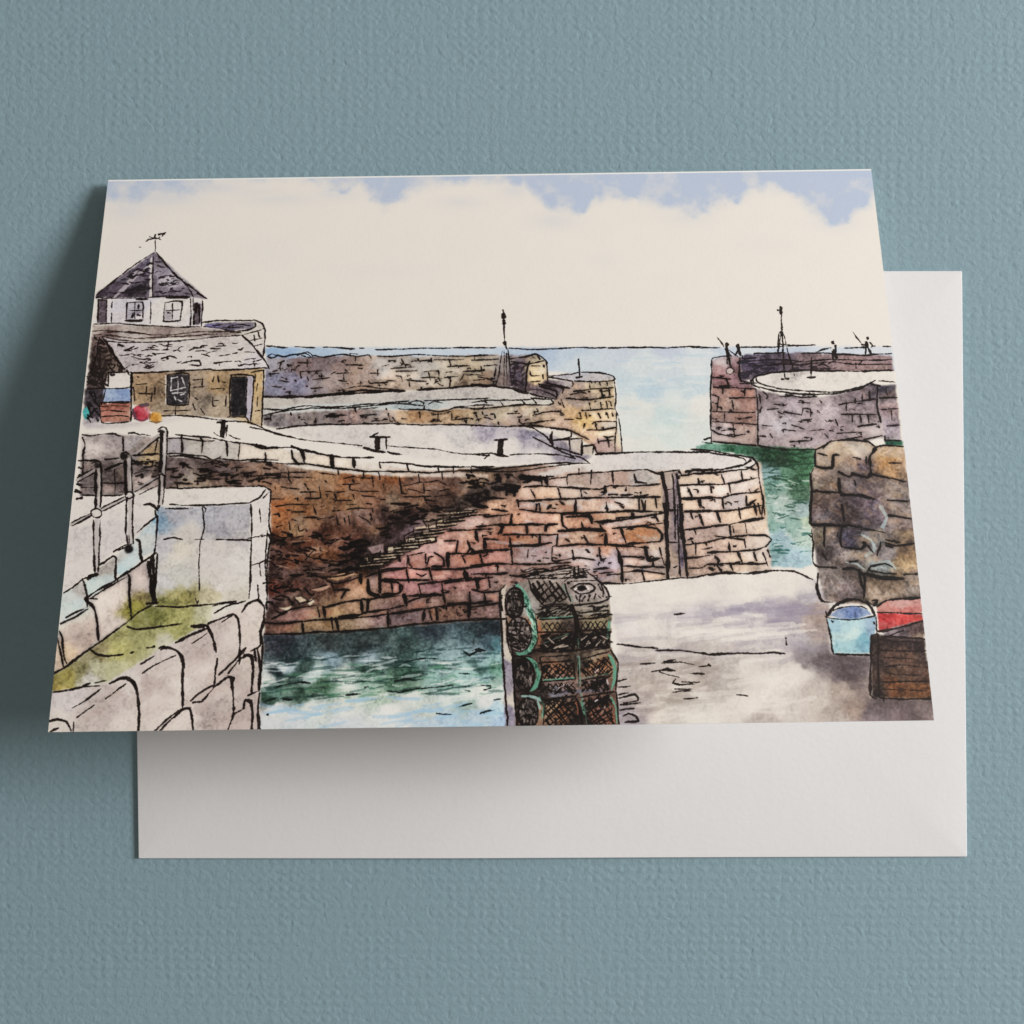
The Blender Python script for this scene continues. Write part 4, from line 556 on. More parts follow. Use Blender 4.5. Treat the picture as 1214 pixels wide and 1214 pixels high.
    ink('F', '10 158,36 160,52;26 159,60 160,72;17 160,92 162,104;8 162,104 163,202;20 165,206 166,212;8 170,212 176,240;5 150,248 134,370 114,430;4 160,245 158,432;6 180,240 190,340 202,432;4 172,260 176,420;14 -6,420 120,430 200,436 262,462 300,465')
    ink('F', '7 -6,276 60,270 122,272;7 -6,296 132,290;9 190,290 270,281 320,266 350,275 380,310 386,400 380,430;9 292,300 276,350 270,440 276,462;8 200,302 282,316 372,296;7 300,325 346,325;7 294,350 300,376 346,375;7 300,406 346,402;7 365,320 368,332;7 360,372 362,390;7 300,270 320,285;7 330,265 345,290;8 40,350 60,345;8 -6,355 60,350;8 30,380 100,395;7 60,325 130,320;7 10,340 20,350;8 120,330 110,390')
    dashes('F', '200,310 270,325 265,430 205,420', 26, 30, 9, 20, 60, '#3a2e34', seed=19)
    ink('F', '11 345,430 430,456 430,492;10 300,446 350,450 432,487;9 390,382 510,405 510,432;11 380,412 500,440;9 430,432 466,440 460,466;9 300,470 430,496;12 340,418 430,430')
    ink('F', '8 390,376 500,366 540,358 650,360 722,381 722,402 620,406 520,402;9 545,290 550,380;12 536,384 560,381;8 722,396 732,480 726,545 740,570 756,650 768,766;7 740,566 736,640 730,762;8 520,456 600,446 720,436;8 480,492 600,500 722,481;7 500,472 560,460 582,466;8 560,556 722,545;7 620,612 732,610;8 585,656 680,651 732,641;7 650,711 722,706;8 640,772 732,770;7 660,450 666,482;7 700,446 706,476;7 655,511 660,536;8 685,506 692,541;7 708,510 712,530;8 600,516 606,546;7 630,616 636,650;7 550,566 556,586;7 580,566 586,592;8 645,570 656,592;7 690,566 696,592;7 716,566 718,580;8 575,621 570,642;7 680,692 722,686;7 600,412 602,436;7 650,412 656,424;7 690,405 692,425;8 670,455 700,452 702,478;9 690,700 700,740;7 640,700 646,720')
    ink('F', '8 -6,546 100,536 250,521 402,526;8 300,490 400,500 412,520 380,528;7 140,505 156,526;7 250,498 266,516;7 310,496 326,516;7 -6,512 100,500 250,496 330,490;10 -6,632 200,635 280,628 400,641 502,656;7 310,577 370,562 452,560;8 240,600 250,622 420,601;7 180,570 242,568;7 110,570 116,592;7 20,580 26,602;7 470,598 522,600;7 330,545 336,560;7 455,565 470,575;7 60,590 100,600;7 130,616 136,626;7 440,510 450,520;7 455,500 470,540')
    ink('F', '9 400,646 500,656 506,690 416,706;13 406,662 400,700 412,742;9 416,706 490,700 562,696;9 496,706 500,772;12 560,697 560,782;10 565,736 622,731 616,780;9 430,742 560,781;8 310,690 420,742 500,780 560,795 602,825;9 200,632 300,640 380,690 400,722;8 628,740 640,775 700,772;7 500,655 540,672 600,705')
    ink('F', '12 114,706 176,701;32 146,714 141,768;11 96,772 130,780 186,790;7 60,800 92,770;7 190,780 280,776 430,781 525,801;7 -6,776 100,772;8 525,800 500,780')
    # ---- right-hand quay
    ink('H', '8 -6,315 140,318;8 250,315 440,312 480,308 630,305;8 780,320 892,318;7 980,312 1016,312;7 920,310 936,310')
    ink('H', '8 100,376 112,370 192,360;9 100,378 100,450 95,600 95,700 98,802;8 245,372 240,462 252,492;8 100,470 200,480;8 110,522 330,531;7 175,482 186,516;7 155,532 156,552;8 190,576 322,575;8 100,560 132,570 126,642;8 205,590 211,636;7 270,532 268,562;8 98,646 200,650 322,651;7 165,656 166,696;7 270,680 312,672;8 95,696 200,701 332,713;8 210,711 216,772;8 100,740 142,762 222,776;9 218,770 270,762;8 150,746 222,736;9 95,800 180,808 332,822;8 325,532 336,640 336,822;7 250,490 300,495;9 140,515 200,515;10 60,790 96,780;8 50,802 100,808;7 240,505 330,500')
    ink('H', '8 320,350 480,345;8 560,348 700,345 860,356 960,350 1022,349;7 270,386 420,376 560,386 700,376 880,380 1022,378;7 300,412 460,402 560,408;7 560,406 700,392 860,406 1022,404;11 430,447 560,436 700,438 900,438 1030,435;8 650,410 670,400 700,420;7 870,385 860,400;7 838,400 840,425;8 260,375 330,370')
    dashes('H', '260,380 450,380 400,440 260,480', 26, 50, 9, -5, 14, '#332a36', seed=20)
    dashes('H', '450,380 720,380 720,430 450,430', 22, 50, 7, 0, 20, '#3a2c30', seed=26)
    ink('H', '8 298,492 318,466 400,450 482,438;10 298,486 306,510 340,522 420,542 520,556 640,561 760,551 860,526 932,489;8 328,476 340,500 450,531 600,546 760,545 880,516 938,486;8 958,490 1038,496;7 310,480 318,510 350,530;12 920,505 960,515;8 600,552 620,562;8 480,560 560,572 640,570')
    ink('H', '9 340,820 480,841 632,839;10 950,520 945,620 966,702;7 360,542 386,566 380,582;8 345,650 356,622;8 470,651 560,666 566,632 606,636 606,672;7 385,636 442,631;7 440,650 472,660;8 360,716 412,721;7 510,716 572,736;7 600,746 676,738;8 560,692 612,685;7 400,762 412,782;7 350,771 376,776;8 750,611 942,581;8 790,592 790,642;7 835,582 835,602;8 870,556 870,602;8 905,541 911,592;8 765,661 942,661;8 820,666 820,702;8 860,661 866,702;8 900,666 906,702;10 850,721 942,711;7 735,691 746,722;7 680,761 696,782;7 740,757 852,751;8 790,786 872,776;8 880,791 972,771;6 640,640 652,652;6 655,590 662,602;7 500,801 602,796;7 480,741 532,746;7 450,571 502,571;8 345,560 350,600;7 420,610 450,612;7 540,600 570,602;7 680,690 690,700')
    ink('H', '7 960,577 1052,575;8 970,637 1056,631;8 1000,721 1062,716;7 1020,641 1022,692;8 985,792 1072,796;8 985,770 990,800;8 990,530 1000,560')
    ink('H', '20 453,112 455,140;12 440,125 456,122;9 457,150 460,240;22 459,242 460,250;7 455,252 436,352;9 462,252 468,400 476,476;7 470,252 500,370 524,462;12 460,481 490,478;6 446,240 440,362;6 445,300 500,302;8 610,370 610,470;12 590,473 632,469', '#221a16')
    ink('H', '17 177,298 178,304;14 174,312 180,350 188,390;8 165,320 198,362;9 126,265 162,312;8 190,332 232,362;9 185,362 198,430;8 180,370 178,400;16 235,308 236,314;15 236,324 246,362;9 230,346 256,360 256,386;8 235,332 220,362', '#211813')
    blob('H', 193, 438, 20, 16, '#b9a6a0', soft=1); ring('H', 193, 438, 21, 17, 5)
    ink('H', '14 721,291 723,295;12 734,308 738,340;17 728,336 740,370;9 634,341 706,319;8 716,340 722,376;8 712,318 720,330;18 897,268 899,272;14 895,290 900,318;12 892,292 896,312;10 870,302 892,308;9 912,292 924,306 916,320;9 890,322 888,352;10 904,322 916,352;7 825,240 866,296;9 870,315 896,318', '#211813')
    ink('H', '9 718,306 716,330', '#d8cec4')
    # ---- rough wall on the right
    ink('H', '9 630,842 680,820 710,796 800,790 900,801 936,826;11 630,842 630,926 716,936 720,872 752,870;8 640,860 690,872;8 670,836 690,812;8 940,832 980,820 1082,826;14 935,840 906,880 916,958 898,980 820,966;10 920,970 1000,986 1092,1006;9 750,955 800,981 830,970;7 825,881 862,891;7 1010,910 1066,911;8 890,880 892,922;8 604,962 611,1060 604,1150;7 618,940 606,970;11 640,1056 750,1061 802,1076;14 750,990 756,1060;11 760,1076 850,1076 942,1096;8 1000,1100 1112,1106;7 830,1000 836,1022;7 600,1150 612,1214;7 608,1110 600,1130;9 640,1052 610,1060', k=1.25)
    ink('I', '12 520,5 520,80 530,100 620,101 702,106;12 680,-4 692,82;9 590,111 590,212;12 680,111 680,210 780,226 802,200 786,190;7 660,140 655,158;10 780,121 830,126 902,141;9 700,100 790,112;9 920,51 1038,69;10 905,190 960,206 1052,196;8 905,175 980,190;10 535,181 535,290 560,316 652,319;9 580,250 602,276;8 525,161 512,150;8 525,121 531,182;11 690,326 740,321 780,341 802,371 792,482;9 560,351 555,430 580,490 632,496;8 545,400 560,440;11 800,351 870,371 1000,376;9 1000,356 1074,350;8 820,331 900,346 962,351;8 840,310 900,300 940,315;8 810,340 830,310;8 810,200 840,240;8 880,190 860,260;7 720,290 760,285;9 770,330 780,400 800,440;8 910,205 940,215', k=1.25)
    ink('I', '8 600,571 612,576 680,583 760,583 852,566;14 610,562 640,520 700,490 760,485 820,510 852,562;6 620,552 640,536 700,520 780,516 812,531;9 605,582 625,680 638,757;10 640,761 740,761 842,768;8 856,572 862,652;12 632,592 634,596;8 846,600 848,604;10 860,520 900,490 960,480 1088,472;8 865,546 960,549 1020,556 1096,555;10 800,482 842,512 862,488;8 835,488 862,486 858,508 845,515;8 600,545 605,570')
    ink('I', '11 870,646 960,626 1104,590;10 890,671 1000,676 1110,686;8 870,741 1000,746 1122,743;7 905,826 1000,816 1128,831;8 880,906 1000,901 1134,901;9 880,986 980,991 1150,991;11 836,666 830,800 830,970 862,991;12 866,661 870,800 876,981;8 838,666 862,659;9 895,986 900,1008;7 905,690 1090,705;6 900,780 1080,790;6 910,860 1100,870;6 900,940 1110,950;8 880,690 920,670 1000,640', '#2a1b16')
    # ---- floor marks
    ink('G', '8 740,711 850,720 952,731;10 940,743 1060,746 1220,766;7 860,811 940,806;7 970,806 1060,800 1142,816;6 980,796 1042,790;7 1165,826 1220,820;13 920,851 1000,841 1040,846;7 960,851 1062,881;7 1115,861 1192,863;9 1044,890 1030,910 1060,920 1142,915;7 1075,906 1166,905;6 1030,956 1122,950;8 1090,991 1156,985;6 1040,941 1132,940;7 745,931 812,925;8 740,901 790,890;8 745,971 800,960;8 755,986 840,971 852,1000 772,1010;8 760,1021 862,1010;8 770,1081 800,1066 840,1081 852,1106 782,1111;8 1040,556 1090,552;7 760,1050 830,1040')
    ink('I', '9 -6,763 100,760 250,756 330,750 390,759;8 395,681 398,712;7 145,970 202,976;10 0,818 6,820')
    ink('E', '9 1080,746 1110,766 1150,746 1192,742;7 725,901 800,891 820,896 872,890;7 690,951 760,956 850,936 1032,920;9 475,971 552,965;12 70,1000 122,985;8 120,931 250,906 292,911;7 1060,1031 1122,1015;5 940,1066 1022,1071;6 1085,946 1112,951;7 1060,861 1112,862;7 1170,1061 1220,1048;7 1170,921 1220,926;6 770,806 850,786 952,786;12 155,992 200,996;7 70,1072 78,1072;7 575,932 590,930', '#16201e')
    ink('G', '6 50,921 92,922;6 55,946 92,935;6 110,996 146,990;6 40,1066 116,1047;9 -6,745 30,735 60,742', '#16201e')
    # ---- lobster pots
    ink('G', '10 140,442 150,600 160,800 178,1135;9 172,572 210,760 216,900 226,1135;12 140,500 152,535;8 135,440 170,405;12 150,460 140,480')
    ink('Q', '12 80,105 200,110 400,72 540,45;12 210,130 400,125 640,118;9 150,105 420,60 540,58;10 230,112 420,98 530,88;20 548,40 552,110;12 578,40 570,112;9 610,60 640,110;14 220,140 240,210 300,290 330,322;12 330,322 420,312 520,322 562,390;13 640,80 720,140 780,200 802,268 740,300 620,312 540,322;10 690,120 750,190 755,260;8 740,180 770,250;8 780,262 812,258')
    ink('Q', '17 250,170 330,292;18 285,150 378,292;18 330,150 430,292;16 372,150 470,282;16 420,160 492,262;15 258,232 330,168;16 280,272 400,168;16 320,300 440,190;16 400,302 474,228;14 440,300 500,262;14 245,200 290,250;22 270,240 340,290;18 400,240 440,300')
    ink('Q', '14 528,200 580,166 660,164 702,190 662,226 580,236 528,200;11 560,252 570,282;11 592,252 586,292;11 622,260 604,292;11 660,250 648,286;11 700,240 690,276;10 720,250 742,270;12 480,168 522,292;9 520,150 700,142;8 720,170 745,215')
    blob('Q', 602, 198, 36, 22, '#1b1411', soft=1)
    ink('Q', '12 552,212 566,196;13 642,190 650,200', '#dcd0c8')
    dashes('Q', '305,335 525,335 545,400 300,408', 40, 60, 11, -14, 18, '#1b1411', seed=61)
    dashes('Q', '570,330 780,320 795,395 570,405', 26, 70, 10, -8, 12, '#1b1411', seed=62)
    ink('Q', '8 360,390 430,350;8 480,392 512,368;8 420,395 470,360;9 590,386 700,372 780,368;8 600,345 680,338', '#a89e90', .8)
    ink('Q', '10 300,330 520,325;15 300,422 540,408;15 562,424 792,402;7 310,440 350,500 390,440 430,500 470,440 512,500;7 310,498 350,440 390,500 430,440 470,500 512,440;7 595,440 630,495 665,435 700,492 740,432 780,488;7 595,495 630,440 665,492 700,436 740,488 782,430;14 290,512 540,512;13 580,506 792,492;34 532,330 558,400;34 560,420 566,480 548,560;30 545,560 540,630')
    dashes('Q', '310,525 530,520 530,635 300,640', 70, 56, 14, -22, 24, '#1b1411', seed=63)
    dashes('Q', '575,515 790,505 795,610 575,630', 70, 50, 14, 20, 40, '#1b1411', seed=64)
    ink('Q', '9 360,560 400,590;9 400,632 480,600;9 440,622 502,610;9 600,570 640,540;9 622,620 660,590;9 700,620 740,570;9 680,560 702,550;9 740,540 782,560;7 330,600 360,620;7 640,600 650,580;7 760,590 770,570;7 460,560 500,540', '#b8a698', .8)
    ink('Q', '20 250,642 400,652 560,642 802,614;13 220,672 285,640;12 290,736 540,716;13 592,712 782,660;9 300,690 400,688 520,680;12 700,640 800,625')
    for pl, sd in (('315,748 540,735 545,838 325,850', 1), ('610,725 800,690 830,822 610,838', 2), ('300,885 550,870 560,945 300,955', 3), ('605,872 790,850 800,925 605,940', 4), ('330,1015 560,1000 590,1210 340,1210', 5), ('610,1000 810,975 845,1210 630,1210', 6)):
        hatch('Q', pl, 25, (36 + 3 * sd, -50 + 2 * sd), 10.5, '#1f1613', .9, seed=sd)
        dashes('Q', pl, 12, 40, 12, 45, 40, '#1b1411', seed=sd + 20)
    dashes('Q', '640,985 800,965 820,1080 650,1090', 40, 34, 13, -40, 40, '#1b1411', seed=66)
    dashes('Q', '340,985 560,975 560,1040 340,1050', 26, 40, 12, -20, 30, '#1b1411', seed=67)
    dashes('Q', '610,870 780,850 790,920 610,930', 20, 34, 12, -30, 40, '#1b1411', seed=68)
    ink('Q', '13 300,872 540,852;14 600,862 812,830;12 320,1002 560,972;13 582,986 852,940;22 562,980 592,1060 612,1200;14 545,730 556,850;10 575,700 582,900;12 810,640 862,730 852,830 850,940 872,1200;9 780,660 800,650;14 105,690 120,960 142,1200;12 60,560 100,680 240,690;10 160,960 220,950 300,980;12 300,700 320,800 290,930;11 310,980 335,1060 325,1200;9 270,420 290,560 250,650')
    ink('Q', '8 300,414 420,408 545,398;9 332,858 440,848 552,838;8 582,690 588,780 590,880;8 606,1010 626,1100 640,1190;10 806,684 838,745 846,830 820,922;8 815,985 852,1060 858,1170;9 300,985 330,1040 320,1130;7 792,440 788,560;8 575,560 580,620;6 330,590 520,520;7 600,845 800,812', '#6a9c86', .5)
    dashes('Q', '190,60 560,25 640,90 630,125 220,140', 34, 80, 9, -8, 16, '#1b1411', seed=130)
    ink('Q', '9 300,95 380,85;9 420,80 520,62;8 240,118 300,110', '#c0b2a8', .7)
    ink('Q', '10 785,860 792,888;7 700,800 720,780;6 420,930 440,910;6 360,915 376,900;6 460,905 474,890;6 700,1010 715,1000;6 760,1060 770,1050', '#dccccc', .8)
def finish():
    global CANVAS
    # each stone gets its own tint: flood the spaces the pen has closed off
    q = 3
    hh, ww = TH // q, TW // q
    m = INKMAP[:hh * q, :ww * q].reshape(hh, q, ww, q).max((1, 3)) > .45
    free = ~m
    lab = np.where(free, np.arange(hh * ww).reshape(hh, ww) + 1, 0)
    for it in range(90):
        a = lab.copy()
        a[1:] = np.maximum(a[1:], lab[:-1]); a[:-1] = np.maximum(a[:-1], lab[1:])
        a[:, 1:] = np.maximum(a[:, 1:], lab[:, :-1]); a[:, :-1] = np.maximum(a[:, :-1], lab[:, 1:])
        lab = np.where(free, a, 0)
    r = np.random.RandomState(12)
    t1 = r.randn(hh * ww + 1); t2 = r.randn(hh * ww + 1); t1[0] = t2[0] = 0
    A = up(blur(np.clip(t1, -1.8, 1.8)[lab], 1)[..., None], TH, TW, q)[..., 0]
    B = up(blur(np.clip(t2, -1.8, 1.8)[lab], 1)[..., None], TH, TW, q)[..., 0]
    s = STONE * (1 + CLOUDY)
    lum = CANVAS.mean(-1) / 255
    near = blur(INKMAP, 4); wide = blur(INKMAP, 11)
    shade = 1 - s * (.34 * np.clip(near * 1.3, 0, 1) + .12 * np.clip(wide * 1.5, 0, 1)) + s * .10
    shade = shade * (1 + .085 * s * A)
    CANVAS = CANVAS * shade[..., None]
    CANVAS += (s * B * 9 * (.35 + lum))[..., None] * np.array([.9, .1, -.8])
    # strongest pools of paper white left on sunlit stones
    hi = np.clip(A - .7, 0, 1) * s * (wide < .25) * .06
    CANVAS = CANVAS + (np.array([228, 218, 206]) - CANVAS) * hi[..., None]
    g = CANVAS @ np.array([.3, .59, .11])
    CANVAS = g[..., None] + (CANVAS - g[..., None]) * .84
    white = np.array([235.5, 230.0, 222.5])
    x = np.clip(CANVAS / white, 0, 1.05)
    CANVAS = (x + .26 * (2 * x - 1) * x * (1 - x) * 2) * white
    CANVAS = np.clip(CANVAS, 0, 255)
paint_picture()
pen_work()
finish()
CANVAS = np.clip(CANVAS, 0, 255)
KEY = 33.5; AMB = .23; FILL = 3.5

# ---------------------------------------------------------------- helpers
MM = .001
scene = bpy.context.scene
COLL = scene.collection

def tag(o, label=None, cat=None, group=None, kind=None):
    for k, v in (('label', label), ('category', cat), ('group', group), ('kind', kind)):
        if v: o[k] = v
    return o

def link(name, me, parent=None, mats=()):
    o = bpy.data.objects.new(name, me); COLL.objects.link(o)
    for m in mats: me.materials.append(m)
    me.set_sharp_from_angle(angle=math.radians(40))
    o.parent = parent
    return o

def new_mat(name):
    m = bpy.data.materials.new(name); m.use_nodes = True
    nt = m.node_tree
    return m, nt, nt.nodes['Principled BSDF']

class NB:
    """small node-building helper"""
    def __init__(self, nt): self.nt = nt
    def n(self, t, **kw):
        x = self.nt.nodes.new(t)
        for k, v in kw.items(): setattr(x, k, v)
        return x
    def put(self, sock, v):
        if hasattr(v, 'is_output'): self.nt.links.new(v, sock)
        else: sock.default_value = v
    def math(self, op, a, b=0.0, c=0.0):
        x = self.n('ShaderNodeMath', operation=op)
        self.put(x.inputs[0], a); self.put(x.inputs[1], b); self.put(x.inputs[2], c)
        return x.outputs[0]
    def noise(self, vec, scale, detail=2, rough=.5, dist=0.0):
        x = self.n('ShaderNodeTexNoise')
        self.put(x.inputs['Vector'], vec); self.put(x.inputs['Scale'], scale)
        self.put(x.inputs['Detail'], detail); self.put(x.inputs['Roughness'], rough); self.put(x.inputs['Distortion'], dist)
        return x.outputs['Fac']
    def mix(self, f, a, b):
        x = self.n('ShaderNodeMix', data_type='RGBA')
        self.put(x.inputs[0], f); self.put(x.inputs[6], a); self.put(x.inputs[7], b)
        return x.outputs[2]
    def bump(self, h, strength, dist, nrm=None):
        x = self.n('ShaderNodeBump')
        self.put(x.inputs['Strength'], strength); self.put(x.inputs['Distance'], dist); self.put(x.inputs['Height'], h)
        if nrm is not None: self.put(x.inputs['Normal'], nrm)
        return x.outputs[0]

# ---------------------------------------------------------------- materials
def paper_material(name, c, rough=.62, bump=.10, mottled=.03):
    m, nt, bs = new_mat(name); b = NB(nt)
    co = b.n('ShaderNodeTexCoord').outputs['Object']
    f = b.noise(co, 900, 4, .65)
    big = b.noise(co, 60, 3, .5)
    dark = tuple(x * (1 - mottled) for x in c) + (1,)
    b.put(bs.inputs['Base Color'], b.mix(big, dark, tuple(c) + (1,)))
    b.put(bs.inputs['Roughness'], rough); b.put(bs.inputs['Specular IOR Level'], .18)
    h = b.math('ADD', f, b.math('MULTIPLY', big, 2.0))
    b.put(bs.inputs['Normal'], b.bump(h, bump, .0003))
    return m

def print_material():
    img = bpy.data.images.new('harbour_print', TW, TH, alpha=False)
    px = np.ones((TH, TW, 4), np.float32)
    px[..., :3] = CANVAS[::-1] / 255.0
    img.pixels.foreach_set(px.ravel()); img.update(); img.pack()
    m, nt, bs = new_mat('printed_card'); b = NB(nt)
    t = b.n('ShaderNodeTexImage', image=img, interpolation='Linear', extension='EXTEND')
    uv = b.n('ShaderNodeUVMap', uv_map='print')
    b.put(t.inputs['Vector'], uv.outputs[0])
    b.put(bs.inputs['Base Color'], t.outputs['Color'])
    co = b.n('ShaderNodeTexCoord').outputs['Object']
    b.put(bs.inputs['Roughness'], .5); b.put(bs.inputs['Specular IOR Level'], .22)
    b.put(bs.inputs['Normal'], b.bump(b.noise(co, 1500, 3, .6), .06, .0002))
    return m

def canvas_paper_material():
    """blue art paper embossed with a loose canvas weave"""
    m, nt, bs = new_mat('embossed_blue_paper'); b = NB(nt)
    co = b.n('ShaderNodeTexCoord').outputs['Object']
    sep = b.n('ShaderNodeSeparateXYZ'); b.put(sep.inputs[0], co)
    X, Y = sep.outputs[0], sep.outputs[1]
    w1 = b.math('SUBTRACT', b.noise(co, 160, 3, .6), .5)
    w2 = b.math('SUBTRACT', b.noise(co, 230, 3, .6, .3), .5)
    w3 = b.math('SUBTRACT', b.noise(co, 25, 2, .5), .5)
    tau = 2 * math.pi
    px = b.math('ADD', b.math('MULTIPLY', X, tau / .00205), b.math('ADD', b.math('MULTIPLY', w1, 3.6), b.math('MULTIPLY', w3, 3.0)))
    py = b.math('ADD', b.math('MULTIPLY', Y, tau / .00172), b.math('ADD', b.math('MULTIPLY', w2, 3.6), b.math('MULTIPLY', w3, 3.0)))
    sx = b.math('SINE', px); sy = b.math('SINE', py)
    # threads pass over and under each other
    dents = b.math('POWER', b.math('MAXIMUM', b.math('SUBTRACT', b.noise(co, 520, 2, .55, .6), .5), 0.0), 1.0)
    fibre = b.noise(co, 1300, 4, .7, .4)
    patch = b.math('MAXIMUM', b.math('MULTIPLY', b.math('SUBTRACT', b.noise(co, 75, 3, .6), .25), 2.6), .12)
    h = b.math('MULTIPLY', b.math('ADD', b.math('ADD', b.math('MULTIPLY', sx, .085), b.math('MULTIPLY', sy, .19)), b.math('MULTIPLY', b.math('MULTIPLY', sx, sy), .13)), patch)
    h = b.math('ADD', h, b.math('MULTIPLY', dents, -1.6))
    h = b.math('ADD', h, b.math('MULTIPLY', b.noise(co, 800, 3, .6, .5), .9))
    h = b.math('ADD', h, b.math('MULTIPLY', fibre, .55))
    b.put(bs.inputs['Normal'], b.bump(h, BUMP, .00030))
    c1 = b.mix(b.noise(co, 700, 3, .65), PAPER_A, PAPER_B)
    c2 = b.mix(b.math('MULTIPLY', b.noise(co, 22, 3, .55), .35), c1, PAPER_C)
    b.put(bs.inputs['Base Color'], c2)
    b.put(bs.inputs['Roughness'], .8); b.put(bs.inputs['Specular IOR Level'], .15)
    return m
BUMP = .38
PAPER_A = (.196, .298, .342, 1); PAPER_B = (.240, .348, .390, 1); PAPER_C = (.258, .330, .356, 1)

WHITE = paper_material('white_card_stock', (.83, .82, .80), .6, .05)
ENVELOPE = paper_material('white_envelope_paper', (.705, .695, .70), .7, .10, .02)
PRINT = print_material()
BLUE = canvas_paper_material()

# ---------------------------------------------------------------- the blue sheet
me = bpy.data.meshes.new('backdrop_sheet')
S = .36
me.from_pydata([(-S, -S, 0), (S, -S, 0), (S, S, 0), (-S, S, 0)], [], [(0, 1, 2, 3)])
tag(link('backdrop_sheet', me, None, [BLUE]), kind='structure')

# ---------------------------------------------------------------- the envelope
def sheet(bm, P, nu, nv, mat, uvf=None, flip=False):
    """a grid of faces through P(u, v)"""
    vs = [[bm.verts.new(P(i / nu, j / nv)) for i in range(nu + 1)] for j in range(nv + 1)]
    lay = bm.loops.layers.uv.verify() if uvf else None
    for j in range(nv):
        for i in range(nu):
            q = [(i, j), (i + 1, j), (i + 1, j + 1), (i, j + 1)]
            if flip: q.reverse()
            f = bm.faces.new([vs[b][a] for a, b in q]); f.material_index = mat; f.smooth = True
            if lay:
                for lp, (a, b) in zip(f.loops, q): lp[lay].uv = uvf(a / nu, b / nv)
    return vs

EC = [Vector(c) for c in ((-72.75, -67.5), (88.7, -67.2), (87.7, 46.9), (-74.1, 46.6))]     # BL BR TR TL, millimetres
def env_xy(u, v):
    return (EC[0] * (1 - u) + EC[1] * u) * (1 - v) + (EC[3] * (1 - u) + EC[2] * u) * v
def env_z(u, v):
    e = min(u * 162, (1 - u) * 162, v * 114, (1 - v) * 114)
    z = .58 + .26 * (1 - math.exp(-e / 7.0))
    z += .10 * math.sin(5.1 * u + 1.3) * math.sin(4.2 * v + .4) + .05 * math.sin(11 * u + 3 * v)
    for (ax_, ay_, bx_, by_) in ((0, 0, 74, 62), (162, 0, 88, 62)):      # the glued flaps underneath print through faintly
        dx, dy = bx_ - ax_, by_ - ay_
        d = ((u * 162 - ax_) * dy - (v * 114 - ay_) * dx) / math.hypot(dx, dy) * (1 if ax_ else -1)
        z += .03 / (1 + math.exp(-d / 1.3))
    z += .45 * math.exp(-((u - .40) / .2) ** 2) * math.exp(-v * 114 / 9.0)           # lower edge stands off the paper a little
    return z
bm = bmesh.new()
def env_top(u, v):
    p = env_xy(u, v); return (p.x * MM, p.y * MM, env_z(u, v) * MM)
def env_bot(u, v):
    p = env_xy(u, v); return (p.x * MM, p.y * MM, max(.10, env_z(u, v) - .42) * MM)
NU, NV = 120, 88
ease = lambda t: .5 - .5 * math.cos(math.pi * t)
top = sheet(bm, lambda u, v: env_top(ease(u), ease(v)), NU, NV, 0)
bot = sheet(bm, lambda u, v: env_bot(ease(u), ease(v)), NU, NV, 0, flip=True)
def rim(get_t, get_b, n, out):
    """rounded paper fold along one border"""
    o = Vector(out) * .14 * MM
    mids = []
    for k in range(n + 1):
        a, b = get_t(k), get_b(k)
        mids.append(bm.verts.new((a.co + b.co) / 2 + Vector((o.x, o.y, 0))))
    for k in range(n):
        for q in ((get_t(k), mids[k], mids[k + 1], get_t(k + 1)), (mids[k], get_b(k), get_b(k + 1), mids[k + 1])):
            f = bm.faces.new(q); f.smooth = True
rim(lambda k: top[0][k], lambda k: bot[0][k], NU, (0, -1))
rim(lambda k: top[NV][k], lambda k: bot[NV][k], NU, (0, 1))
rim(lambda k: top[k][0], lambda k: bot[k][0], NV, (-1, 0))
rim(lambda k: top[k][NU], lambda k: bot[k][NU], NV, (1, 0))
bmesh.ops.recalc_face_normals(bm, faces=bm.faces)
me = bpy.data.meshes.new('envelope'); bm.to_mesh(me); bm.free()
env = link('envelope', me, None, [ENVELOPE])
tag(env, 'plain white paper envelope lying flat on the blue sheet under the picture card', 'envelope')

# ---------------------------------------------------------------- the folded card
ZF, ZH = 2.1, 29.3            # height of the fold and of the free lower edge, millimetres
CAMH = 200.0
def seen(px, py, z):          # where a corner of the real card lies
    s = 1212.0 / (CAMH - z)
    return Vector(((px - 607) / s, (607 - py) / s, z))
FTL, FTR = seen(128, 215, ZF), seen(1033, 202, ZF)
FBL, FBR = seen(57, 868, ZH), seen(1107, 854, ZH)
BASE = (FTL + FTR) / 2; BASE.z = 1.1
card = bpy.data.objects.new('greeting_card', None); COLL.objects.link(card)
card.empty_display_size = .02; card.location = BASE * MM
tag(card, 'folded greeting card printed with a harbour watercolour, its front cover lifted at the lower edge', 'greeting card')

ac = (FTR - FTL).normalized(); dn = ((FBL + FBR) / 2 - (FTL + FTR) / 2).normalized()
NRM = dn.cross(ac).normalized()
if NRM.z < 0: NRM = -NRM
TK = .32
def front(u, v, below=0.0):
    """u across, v from the free edge (0) to the fold (1)"""
    p = (FBL * (1 - u) + FBR * u) * (1 - v) + (FTL * (1 - u) + FTR * u) * v
    bow = .55 * math.sin(math.pi * v) + .12 * math.sin(2.4 * math.pi * u) * (1 - v)
    return p + NRM * (bow - below)
L = lambda p: (p - BASE) * MM
bm = bmesh.new()
uvl = bm.loops.layers.uv.new('print')
NX, NY = 36, 30
ft = sheet(bm, lambda u, v: L(front(u, v)), NX, NY, 0, uvf=lambda u, v: (u, v))
fb = sheet(bm, lambda u, v: L(front(u, v, TK)), NX, NY, 1, flip=True)
def wall(A, B, n):
    for k in range(n):
        f = bm.faces.new((A(k), B(k), B(k + 1), A(k + 1))); f.material_index = 1
